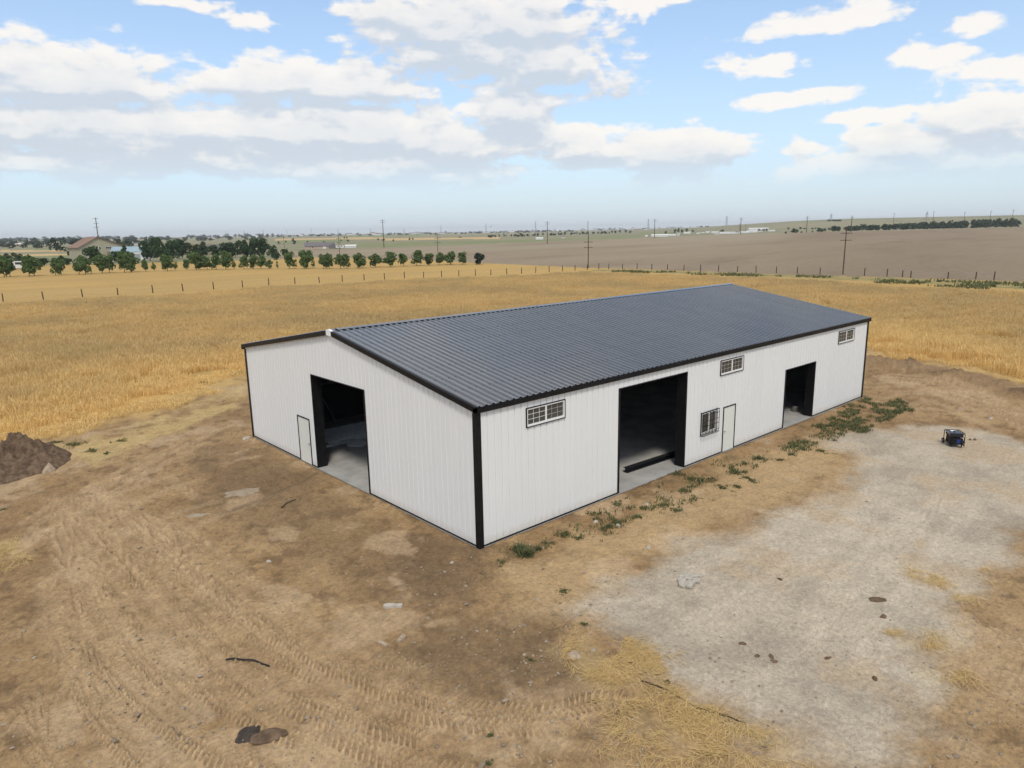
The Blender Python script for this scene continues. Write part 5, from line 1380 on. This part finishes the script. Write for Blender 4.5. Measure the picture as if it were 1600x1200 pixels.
# scattered trees far off on the plain
FAR = [(57, 388, 379, 8), (78, 391, 379, 5), (95, 393, 375, 18), (20, 388, 381, 12), (8, 387, 381, 12), (40, 387, 381, 12), (63, 388, 381, 8), (118, 384, 375, 26), (190, 386, 374, 14), (201, 386, 375, 12), (436, 381, 377, 4), (447, 379, 376, 3), (458, 378, 371.5, 4), (461, 381.5, 376, 6), (480, 380, 376.5, 3),
       (538, 373, 369.5, 3), (542, 373, 370, 2.5), (543, 377.5, 374.5, 5), (533, 377, 374.5, 3), (591, 375.5, 372.5, 4), (599.5, 376.5, 372.5, 5), (615, 377, 374, 3.5), (640, 375, 371.5, 4), (645, 375, 372, 3.5), (506, 379, 376.5, 3), (718, 371.5, 369.7, 6), (767, 355.5, 352.5, 3),
       (1228, 365, 362, 4), (1242, 364, 357, 11), (1252.5, 364, 361.5, 3), (1232, 358.5, 355.5, 4), (1250.5, 358, 355, 5), (1257, 358, 355.8, 4), (1269, 358.5, 356, 4), (1274, 358, 355.5, 2.5), (1269.5, 363, 360.5, 3), (1282, 362.5, 356, 11), (1289, 361.5, 357, 5), (1296, 359.5, 356, 4), (1303, 361.5, 357.5, 4),
       (1128, 362.5, 358.5, 6), (1040, 365.5, 361, 4), (1054, 364, 358, 4), (1060, 363.5, 357, 5), (1066, 363.5, 358, 4), (1073, 362.5, 357, 5), (1083, 362.5, 359, 4), (1186, 361, 357.5, 4), (1193, 360.5, 357.5, 4), (1198, 360.5, 357, 4)]
for px, py, top, wp in FAR: tree(px, py, top, wp, 'far', 'small dark tree standing far off on the open plain', 'scattered far trees')

def far_mass(name, label, spots):
    """a far-off wood that reads as one mass"""
    V = []; Fq = []; r_ = np.random.RandomState(len(spots))
    for px, py, top, wp in spots:
        p = hit(px, py); d = math.hypot(p[0] - CAM[0], p[1] - CAM[1]); h = (py - top) * d / FPX; w_ = wp * d / FPX
        me = CR['far'][r_.randint(4)]; n = len(me.vertices); co = np.empty(n * 3); me.vertices.foreach_get('co', co); co = co.reshape(-1, 3)
        a = r_.uniform(0, 6.28); x = co[:, 0] * math.cos(a) - co[:, 1] * math.sin(a); y = co[:, 0] * math.sin(a) + co[:, 1] * math.cos(a)
        b = len(V); V += [(p[0] + x[i] * w_, p[1] + y[i] * w_, p[2] + co[i, 2] * h) for i in range(n)]
        Fq += [tuple(b + i * 4 + j for j in range(4)) for i in range(n // 4)]
    o = bpy.data.objects.new(name, np_mesh(name, np.array(V), np.array(Fq), M['leaf_far'], False)); lk(o)
    return tag(o, label, 'woods', kind='stuff')
rf = random.Random(77)
belt = []
for i in range(150):
    px = rf.uniform(1302, 1596); base = 361.5 - (px - 1302) * 0.0245 + rf.uniform(-1.2, 0.2)
    h = rf.uniform(5, 8) + (px - 1302) / 294 * rf.uniform(1, 6.5); belt.append((px, base, base - h, rf.uniform(7, 12)))
far_mass('tree_belt', 'long dark belt of trees at the far edge of the ploughed field', belt)
mid = []
for i in range(70):
    px = rf.choice([rf.uniform(762, 850), rf.uniform(850, 985), rf.uniform(760, 990)]); base = 371.0 - (px - 760) * 0.0345 + rf.uniform(-0.6, 0.9); mid.append((px, base, base - rf.uniform(2.5, 4.6), rf.uniform(3, 6)))
far_mass('distant_tree_line', 'broken line of dark trees across the plain beyond the ploughed field', mid)
town = []
for i in range(230):
    px = rf.uniform(-10, 430); hor = 360.4 + (800 - px) * 0.01773; base = hor + rf.choice([2, 3, 4, 5, 7, 9, 12]) * rf.uniform(0.7, 1.1); 
    if px > 250 and base > hor + 8: continue
    town.append((px, base, base - rf.uniform(2.5, 5) - (base - hor) * 0.25, rf.uniform(5, 12)))
far_mass('distant_town_trees', 'hazy trees of the far town along the left horizon', town)
sky_line = []
for i in range(190):
    px = rf.uniform(400, 1010); hor = 360.4 + (800 - px) * 0.01773; base = hor + rf.uniform(1.5, 4.0) - (1.5 if px > 900 else 0); sky_line.append((px, base, base - rf.uniform(1.5, 3.6), rf.uniform(2.5, 8)))
for i in range(24):
    px = rf.uniform(1010, 1110); sky_line.append((px, 357.6 - (px - 1010) * 0.03, 355.6 - (px - 1010) * 0.03, 4))
for i in range(16): px = rf.uniform(1294, 1313); sky_line.append((px, 345.5, 343.2, 5))
far_mass('distant_horizon_trees', 'low dark trees dotted along the far horizon', sky_line)

# ------------------------------------------------------------------ poles and towers
def wood_pole(px, py, topx, topy, arms, label, dist=None, group=None, rad=0.15, armw=2.4):
    p = hit(px, py) if dist is None else at_dist(px, py, dist)
    z0 = float(Hf(p[0], p[1])); d = math.hypot(p[0] - CAM[0], p[1] - CAM[1])
    zt = at_dist(topx, topy, d)[2]; h = zt - z0
    t = thing('utility_pole', label, 'utility pole', (p[0], p[1], z0), YAW - PI / 2, group)
    MB().tube([(0, 0, -0.4), (0, 0, h * 0.5), (0, 0, h)], [rad, rad * .85, rad * .65], 8).build('pole', M['pole'], t)
    for ay in arms:
        za = at_dist(topx, ay, d)[2] - z0
        a_ = MB().box(-armw / 2, armw / 2, -rad - 0.10, -rad, za - 0.07, za + 0.07); a_.build('cross_arm', M['pole'], t)
        for xx in (-armw * .45, -armw * .2, armw * .2, armw * .45):
            MB().lathe([(0.05, 0.0), (0.06, 0.09), (0.03, 0.16)], 8, (xx, -rad - 0.05, za + 0.07)).build('insulator', M['galv'], t)
    return t
wood_pole(919, 419.3, 920.3, 362, (378.2, 386.4), 'brown wooden power pole with two cross arms at the fence corner')
wood_pole(1317, 428.3, 1324, 354, (364.3, 375.3), 'tall brown wooden power pole standing by the fence on the right')
wood_pole(531, 400, 530.3, 369, (373, 379), 'wooden power pole behind the middle of the tree row')
wood_pole(684.3, 396.5, 683.6, 366, (366.8, 372, 379), 'wooden power pole behind the right part of the tree row', armw=3.2)
wood_pole(444.5, 388, 444, 369, (371,), 'short wooden power pole right of the dark grove', armw=2.0)
wood_pole(181, 376, 180.9, 368, (369,), 'distant thin pole behind the blue-roofed shed', dist=900, rad=0.25)
G_T = 'tall transmission poles crossing the plain'
wood_pole(157, 397, 151.6, 340, (341.5, 349, 355), 'tall steel-grey pole rising behind the tan house', dist=455, group=G_T, rad=0.30, armw=3)
wood_pole(600, 387, 597.4, 343, (344.5, 347.5), 'tall dark pole left of centre rising above the horizon', group=G_T, rad=0.30, armw=4)
wood_pole(855.3, 380.5, 855.3, 346, (347.5, 350), 'tall dark pole above the middle of the ploughed field edge', group=G_T, rad=0.32, armw=4)
wood_pole(1022.5, 372, 1023.2, 342, (343.5, 346), 'tall dark pole left of the white far buildings', group=G_T, rad=0.36, armw=4.5)
wood_pole(1156.8, 366, 1158.5, 340, (341.5, 344), 'tall dark pole among the white far buildings', group=G_T, rad=0.42, armw=5)
wood_pole(1260, 363, 1262, 337.5, (339, 341.5), 'tall dark pole left of the tree belt by round bushes', group=G_T, rad=0.42, armw=5)
wood_pole(1329.5, 362, 1331.5, 337, (339.5,), 'tall dark pole at the left end of the tree belt', group=G_T, rad=0.5, armw=5)
for px, tpx, ty, lab in ((1395.6, 1396.6, 333, 'thin tall pole above the left part of the tree belt'), (1457, 1459, 330, 'thin tall pole right of the lattice tower above the tree belt'), (1505.5, 1506.7, 330.5, 'thin tall pole above the middle of the tree belt'),
                         (1545.8, 1547.5, 329, 'thin tall pole above the right part of the tree belt'), (1580.5, 1582, 327, 'thin tall pole near the right end of the tree belt')):
    wood_pole(px, 352, tpx, ty, (ty + 1.5,), lab, dist=1150, group=G_T, rad=0.30, armw=4)
wood_pole(1155.3, 362, 1155.6, 349, (350,), 'short dark pole among the white far buildings', dist=1000, rad=0.3)
wood_pole(1164.5, 361, 1164.7, 351, (352,), 'thin short pole right of the tall pole among far buildings', dist=1000, rad=0.22)

def lattice(px, top, hpx, label):
    H_ = 38.0; d = H_ * FPX / hpx; p = at_dist(px, top + hpx, d)
    z0 = float(Hf(p[0], p[1])); H2 = at_dist(px, top, d)[2] - z0; s_ = max(H2, 12)
    t = thing('lattice_tower', label, 'power pylon', (p[0], p[1], z0), YAW - PI / 2 + 0.3, 'far lattice pylons')
    b, m = 3.2, 0.8; wd = 0.38
    mb = MB()
    for sx in (-1, 1):
        for sy in (-1, 1): mb.bar((sx * b, sy * b, -0.5), (sx * m, sy * m, s_ * .8), wd); mb.bar((sx * m, sy * m, s_ * .8), (0, 0, s_), wd)
    mb.build('legs', M['tower'], t)
    mb = MB(); n = 6
    for i in range(n):
        f0 = i / n; f1 = (i + 1) / n; w0 = b + (m - b) * f0; w1 = b + (m - b) * f1; z0_, z1_ = s_ * .8 * f0, s_ * .8 * f1
        for sy in (-1, 1): mb.bar((-w0, sy * w0, z0_), (w1, sy * w1, z1_), wd * .6); mb.bar((w0, sy * w0, z0_), (-w1, sy * w1, z1_), wd * .6)
    mb.build('bracing', M['tower'], t)
    for f in (0.72, 0.82, 0.92): MB().bar((-4.5, 0, s_ * f), (4.5, 0, s_ * f), wd * .9).build('cross_arm', M['tower'], t)
LT = [(353.7, 361, 9), (382.4, 360, 10), (411.6, 357.5, 11), (448.5, 357.5, 10), (487, 356, 11), (528.7, 356, 11), (579, 356, 11), (631.5, 356, 11), (689.3, 352, 12), (759.5, 348.5, 14), (836.8, 344.5, 15), (918.5, 344.5, 15), (1012.8, 341.5, 17), (1135, 337, 18), (1297.5, 333.5, 20), (1446.6, 330, 22)]
for i, (px, top, hp) in enumerate(LT): lattice(px, top, hp, 'faint lattice pylon on the horizon, %s from the left' % ordinal(i + 1))

# ------------------------------------------------------------------ houses and sheds far off
M['tan_siding'] = vary('tan_siding', (0.36, 0.33, 0.23), (0.40, 0.365, 0.26), 0.5, 0.8, 0.2)
M['brown_roof'] = vary('brown_shingle', (0.21, 0.135, 0.10), (0.27, 0.175, 0.13), 0.6, 0.9, 0.2)
M['grey_roof'] = vary('grey_shingle', (0.13, 0.12, 0.12), (0.18, 0.165, 0.165), 0.6, 0.9, 0.2)
M['blue_roof'] = vary('blue_sheet', (0.24, 0.33, 0.37), (0.29, 0.38, 0.42), 0.4, 0.5, 0.4)
M['white_wall'] = vary('white_siding', (0.62, 0.62, 0.60), (0.70, 0.70, 0.68), 0.5, 0.7, 0.3)
M['pink_wall'] = vary('pinkish_siding', (0.42, 0.30, 0.25), (0.50, 0.37, 0.31), 0.3, 0.8, 0.2)
M['dark_glass'] = vary('dark_pane', (0.03, 0.035, 0.04), (0.05, 0.055, 0.06), 1.0, 0.15, 0.5)
def gable_house(name, label, cat, p, rz, wdt, dep, eave, ridge, wall, roof, windows=(), apex=0.5, over=0.4, ridge_along='y', group=None):
    """walls, two roof slopes and windows; local -y faces the viewer; ridge along y shows the gable, along x shows a slope"""
    t = thing(name, label, cat, (p[0], p[1], float(Hf(p[0], p[1])) - 0.05), rz, group)
    x0, x1, y0, y1 = -wdt / 2, wdt / 2, -dep / 2, dep / 2
    if ridge_along == 'y':
        xa = x0 + wdt * apex; mb = MB(); pr = [(x0, 0), (x1, 0), (x1, eave), (xa, ridge), (x0, eave)]; n = 5
        mb.add([(x, y0, z) for x, z in pr] + [(x, y1, z) for x, z in pr], [tuple(range(n)), tuple(range(2 * n - 1, n - 1, -1))] + [(i, n + i, n + (i + 1) % n, (i + 1) % n) for i in range(n) if i not in (2, 3)])
        mb.build('wall', wall, t)
        for (xe, sg) in ((x0, -1), (x1, 1)):
            sl = (ridge - eave) / abs(xe - xa); xo = xe + sg * over; zo = eave - sl * over; th = 0.18; rb = MB()
            rb.add([(xo, y0 - over, zo + .02), (xa, y0 - over, ridge + .02), (xa, y1 + over, ridge + .02), (xo, y1 + over, zo + .02), (xo, y0 - over, zo + th), (xa, y0 - over, ridge + th), (xa, y1 + over, ridge + th), (xo, y1 + over, zo + th)],
                   [(0, 1, 2, 3), (7, 6, 5, 4), (0, 4, 5, 1), (1, 5, 6, 2), (2, 6, 7, 3), (3, 7, 4, 0)]); rb.build('roof', roof, t)
    else:
        mb = MB(); pr = [(y0, 0), (y1, 0), (y1, eave), (0, ridge), (y0, eave)]; n = 5
        mb.add([(x0, y, z) for y, z in pr] + [(x1, y, z) for y, z in pr], [tuple(range(n)), tuple(range(2 * n - 1, n - 1, -1))] + [(i, n + i, n + (i + 1) % n, (i + 1) % n) for i in range(n) if i not in (2, 3)])
        mb.build('wall', wall, t)
        for ye, sg in ((y0, -1), (y1, 1)):
            sl = (ridge - eave) / abs(ye); yo = ye + sg * over; zo = eave - sl * over; th = 0.18; rb = MB()
            rb.add([(x0 - over, yo, zo + .02), (x1 + over, yo, zo + .02), (x1 + over, 0, ridge + .02), (x0 - over, 0, ridge + .02), (x0 - over, yo, zo + th), (x1 + over, yo, zo + th), (x1 + over, 0, ridge + th), (x0 - over, 0, ridge + th)],
                   [(0, 1, 2, 3), (7, 6, 5, 4), (0, 4, 5, 1), (1, 5, 6, 2), (2, 6, 7, 3), (3, 7, 4, 0)]); rb.build('roof', roof, t)
    for wx, wz, ww, wh in windows:
        f = MB().box(wx - ww / 2 - .12, wx + ww / 2 + .12, y0 - .06, y0 - .005, wz - wh / 2 - .12, wz + wh / 2 + .12).build('window', M['white_wall'], t)
        k = max(1, round(ww / 1.0))
        for i in range(k):
            a = wx - ww / 2 + ww * i / k + .04; b = wx - ww / 2 + ww * (i + 1) / k - .04
            MB().box(a, b, y0 - .075, y0 - .062, wz - wh / 2, wz + wh / 2).build('pane', M['dark_glass'], f)
    return t
def face(px, py): d = ray(px, py); return math.atan2(d[1], d[0]) - PI / 2
p = hit(155, 405); dd = math.hypot(p[0] - CAM[0], p[1] - CAM[1]); m1 = dd / FPX
hs_ = gable_house('house', 'tan two-storey house with a brown gable roof behind the left trees', 'house', p, face(155, 405) + 0.32, 57 * m1, 15, 16.5 * m1, 29 * m1, M['tan_siding'], M['brown_roof'],
                  [(-6.6, 4.6, 1.0, 1.5), (2.4, 5.7, 2.6, 0.9), (-1.5, 5.5, 0.9, 1.4), (-6.4, 1.6, 1.2, 1.3)], 0.40, 0.7)
pb = MB(); pb.add([(1.5, -7.55, 3.7), (9.6, -7.55, 3.7), (10.1, -10.4, 2.8), (1.1, -10.4, 2.8), (1.5, -7.55, 3.9), (9.6, -7.55, 3.9), (10.1, -10.4, 3.0), (1.1, -10.4, 3.0)], [(0, 1, 2, 3), (7, 6, 5, 4), (0, 4, 5, 1), (1, 5, 6, 2), (2, 6, 7, 3), (3, 7, 4, 0)])
po = pb.build('porch_roof', M['brown_roof'], hs_)
for x in (1.6, 4.3, 7.0, 9.6): MB().box(x - .15, x + .15, -10.2, -9.9, 0, 2.82).build('porch_post', M['white_wall'], po)
MB().box(5.2, 6.2, -7.56, -7.51, 0, 2.1).build('door', M['dark_glass'], hs_)
p = hit(206, 406); dd = math.hypot(p[0] - CAM[0], p[1] - CAM[1]); m1 = dd / FPX
sh = gable_house('shed', 'white metal shed with a pale blue roof beside the tan house', 'shed', p, face(206, 406) - 0.25, 43 * m1, 10, 11.0 * m1, 17.5 * m1, M['white_wall'], M['blue_roof'], [], ridge_along='x', over=0.15)
MB().box(2.4, 5.2, -5.07, -5.01, 0, 2.9).build('door', M['galv'], sh)
p = at_dist(333, 398, 400); gable_house('house', 'grey-roofed house half hidden behind the grove', 'house', p, face(333, 398) + 0.4, 9.5, 12, 4.0, 6.0, M['tan_siding'], M['grey_roof'], [(-2, 2.8, 1.2, 1.2), (2, 2.8, 1.2, 1.2)], ridge_along='x')
p = at_dist(305, 396, 430); gable_house('house', 'brown-roofed house peeping over the grove', 'house', p, face(305, 396) - 0.2, 17, 12, 3.6, 6.2, M['tan_siding'], M['brown_roof'], [(-4, 2.4, 1.4, 1.2)], ridge_along='x')
p = hit(500, 388.5); dd = math.hypot(p[0] - CAM[0], p[1] - CAM[1]); m1 = dd / FPX
bn = gable_house('barn', 'long low barn with a grey-brown roof at the edge of the ploughed field', 'barn', p, face(500, 388) + 0.0, 42 * m1, 14, 4.2 * m1, 9.3 * m1, M['pink_wall'], M['grey_roof'], [(-5, 1.2, 1.2, .9)], ridge_along='x')
MB().box(2.0, 4.2, -7.07, -7.01, 0, 1.6).build('door', M['white_wall'], bn)
gw = MB(); gw.add([(6.2, -7.0, 0), (12.5, -7.0, 0), (12.5, -7.0, 1.9), (9.3, -7.0, 3.9), (6.2, -7.0, 1.9), (6.2, -10, 0), (12.5, -10, 0), (12.5, -10, 1.9), (9.3, -10, 3.9), (6.2, -10, 1.9)],
                  [(5, 6, 7, 8, 9), (0, 5, 9, 4), (1, 2, 7, 6), (2, 3, 8, 7), (3, 4, 9, 8)]); gw.build('gabled_wing', M['grey_roof'], bn)
SMALL = [(548, 387, 16, 4.2, 'white open shed right of the long low barn', M['white_wall'], M['white_wall']), (843, 374.2, 11, 3, 'white long building left of the fence-corner pole', M['white_wall'], M['white_wall']), (880, 372, 6, 2.4, 'small pale building right of the tall pole by the pasture', M['white_wall'], M['grey_roof']),
         (1010, 370, 3.4, 2.2, 'tiny white shed left of the tall pole', M['white_wall'], M['white_wall']), (1023, 369.8, 10, 3.4, 'pale shed behind the tall pole left of the white buildings', M['white_wall'], M['white_wall']), (1036, 369.6, 14, 3.4, 'white hip-roofed building right of the tall pole', M['white_wall'], M['white_wall']),
         (1049, 368.8, 13, 2.4, 'long pale shed right of the white hip-roofed building', M['white_wall'], M['white_wall']), (1060, 368.3, 4, 1.4, 'tiny pale hut right of the long pale shed', M['white_wall'], M['white_wall'])]
for px, py, wp, hp, lab, wl, rf_ in SMALL:
    p = hit(px, py); dd = math.hypot(p[0] - CAM[0], p[1] - CAM[1]); m1 = dd / FPX
    gable_house('shed', lab, 'shed', p, face(px, py), wp * m1, 8, hp * m1 * 0.62, hp * m1, wl, rf_, [], ridge_along='x', over=0.2)
MH = [(1060, 365, 5, 2), (1073.6, 365, 10, 2.4), (1091, 365.5, 5, 1.6), (1098, 364, 6, 2), (1106, 363.8, 6, 2), (1117, 364.2, 10, 2.2), (1120, 366, 8, 1.8), (1132, 365.3, 14, 2.6), (1142, 365.2, 12, 2.6), (1151, 364.7, 9, 2.4), (1162, 364.2, 14, 2.4), (1175, 363.3, 15, 2.6), (1188, 362.2, 6, 1.8), (1206, 361.4, 9, 1.8)]
for i, (px, py, wp, hp) in enumerate(MH):
    p = hit(px, py); dd = math.hypot(p[0] - CAM[0], p[1] - CAM[1]); m1 = dd / FPX
    gable_house('trailer_home', 'white far building, %s from the left in the cluster on the plain' % ordinal(i + 1), 'trailer home', p, face(px, py), wp * m1, 6, hp * m1 * .75, hp * m1, M['white_wall'], M['white_wall'] if i % 3 else M['grey_roof'], [], ridge_along='x', over=0.1, group='white buildings on the plain')
p = hit(1185, 359.8); dd = math.hypot(p[0] - CAM[0], p[1] - CAM[1]); m1 = dd / FPX
gable_house('warehouse', 'large pale warehouse behind the white far buildings', 'warehouse', p, face(1185, 360), 27 * m1, 20, 2.4 * m1, 3.4 * m1, M['white_wall'], M['white_wall'], [], ridge_along='x', over=0.2)
p = hit(996, 360); dd = math.hypot(p[0] - CAM[0], p[1] - CAM[1]); m1 = dd / FPX
gable_house('barn', 'dark red-brown barn on the rise beyond the trees', 'barn', p, face(996, 360), 11 * m1, 14, 1.2 * m1, 2.4 * m1, M['pink_wall'], M['brown_roof'], [], ridge_along='x')
rh = random.Random(19)
HZ = [(546, 3.0), (556, 2.0), (582, 4), (588, 3.5), (592, 3), (620, 2.5), (645, 2.5), (652, 3), (663, 2.4), (690, 2.2), (800, 2.2), (812, 2.6), (826, 2), (470, 2), (440, 2.2), (455, 2), (400, 2), (372, 2), (210, 3), (216, 2.6), (228, 3), (260, 2.4), (40, 2), (60, 2), (28, 2.2), (12, 2), (100, 2), (130, 2), (330, 1.8), (285, 2.0), (715, 2), (760, 1.6), (870, 1.6), (1010, 1.6)]
for i, (px, hp) in enumerate(sorted(HZ)):
    hor = 360.4 + (800 - px) * 0.01773; py = hor + rh.uniform(2.2, 3.6) + (9 if 205 < px < 265 else 0) + (6 if px < 140 and i % 2 else 0)
    p = hit(px, py); dd = math.hypot(p[0] - CAM[0], p[1] - CAM[1]); m1 = dd / FPX
    gable_house('distant_house', 'tiny far house on the horizon, %s from the left' % ordinal(i + 1), 'house', p, face(px, py), rh.uniform(5, 9) * m1, 10, hp * m1 * .6, hp * m1, rh.choice([M['white_wall'], M['white_wall'], M['pink_wall']]), rh.choice([M['grey_roof'], M['white_wall'], M['brown_roof']]), [], ridge_along='x', group='far houses along the horizon')

# vehicles parked by the left trees and by the barn
def vehicle(px, py, lab, length, height, kind, body):
    p = hit(px, py); t = thing('parked_' + kind, lab, kind, (p[0], p[1], p[2]), face(px, py) + 0.15)
    L, H_ = length / 2, height
    if kind == 'car':
        pr = [(-L, .35), (L, .35), (L, .85), (L * .62, .98), (L * .25, H_), (-L * .55, H_), (-L * .85, .98), (-L, .9)]
    else:
        pr = [(-L, .5), (L, .5), (L, H_ * .8), (L * .9, H_), (-L * .92, H_), (-L, H_ * .9)]
    n = len(pr); mb = MB(); wd = .9 if kind == 'car' else 1.2
    mb.add([(x, -wd, z) for x, z in pr] + [(x, wd, z) for x, z in pr], [tuple(range(n)), tuple(range(2 * n - 1, n - 1, -1))] + [(i, n + i, n + (i + 1) % n, (i + 1) % n) for i in range(n)])
    mb.build('body', body, t)
    for a, b in (((-L * .5, L * .2),) if kind == 'car' else ((-L * .7, -L * .3), (L * .1, L * .6))):
        MB().box(a, b, -wd - .012, -wd - .003, H_ * .62, H_ * .9).build('window', M['dark_glass'], t)
    for x in (-L * .6, L * .6) if kind == 'car' else (-L * .2, L * .05):
        MB().lathe([(.12, -.1), (.33, -.1), (.33, .1), (.12, .1)], 14, (x, -wd + .08, .33), 'y').build('wheel', M['rubber'], t)
vehicle(22, 421.5, 'white camper trailer parked behind the left trees', 7.5, 2.9, 'camper', M['white_wall'])
vehicle(30, 419.5, 'grey-roofed camper parked right of the white one', 6.0, 2.5, 'camper', M['galv'])
vehicle(114, 400, 'dark open carport trailer at the left wall of the tan house', 5.5, 3.2, 'trailer', M['post'])
vehicle(531, 388.3, 'white van parked at the right end of the long low barn', 5.6, 2.3, 'van', M['white_wall'])
vehicle(422, 389.2, 'white car parked far off right of the grove', 5.0, 1.9, 'car', M['white_wall'])

# ------------------------------------------------------------------ the air
hz = MB().box(-16500, 16500, -16500, 16500, -2.0, 85.0)
m = bpy.data.materials.new('haze_air'); m.use_nodes = True; nt = m.node_tree
nt.nodes.remove(nt.nodes['Principled BSDF'])
pv = nt.nodes.new('ShaderNodeVolumePrincipled'); pv.inputs['Color'].default_value = (0.97, 0.985, 1.0, 1); pv.inputs['Density'].default_value = 0.000085; pv.inputs['Anisotropy'].default_value = 0.0
nt.links.new(pv.outputs[0], nt.nodes['Material Output'].inputs['Volume'])
ho = hz.build('haze', m); tag(ho, 'pale summer haze over the plain', 'haze', kind='stuff')
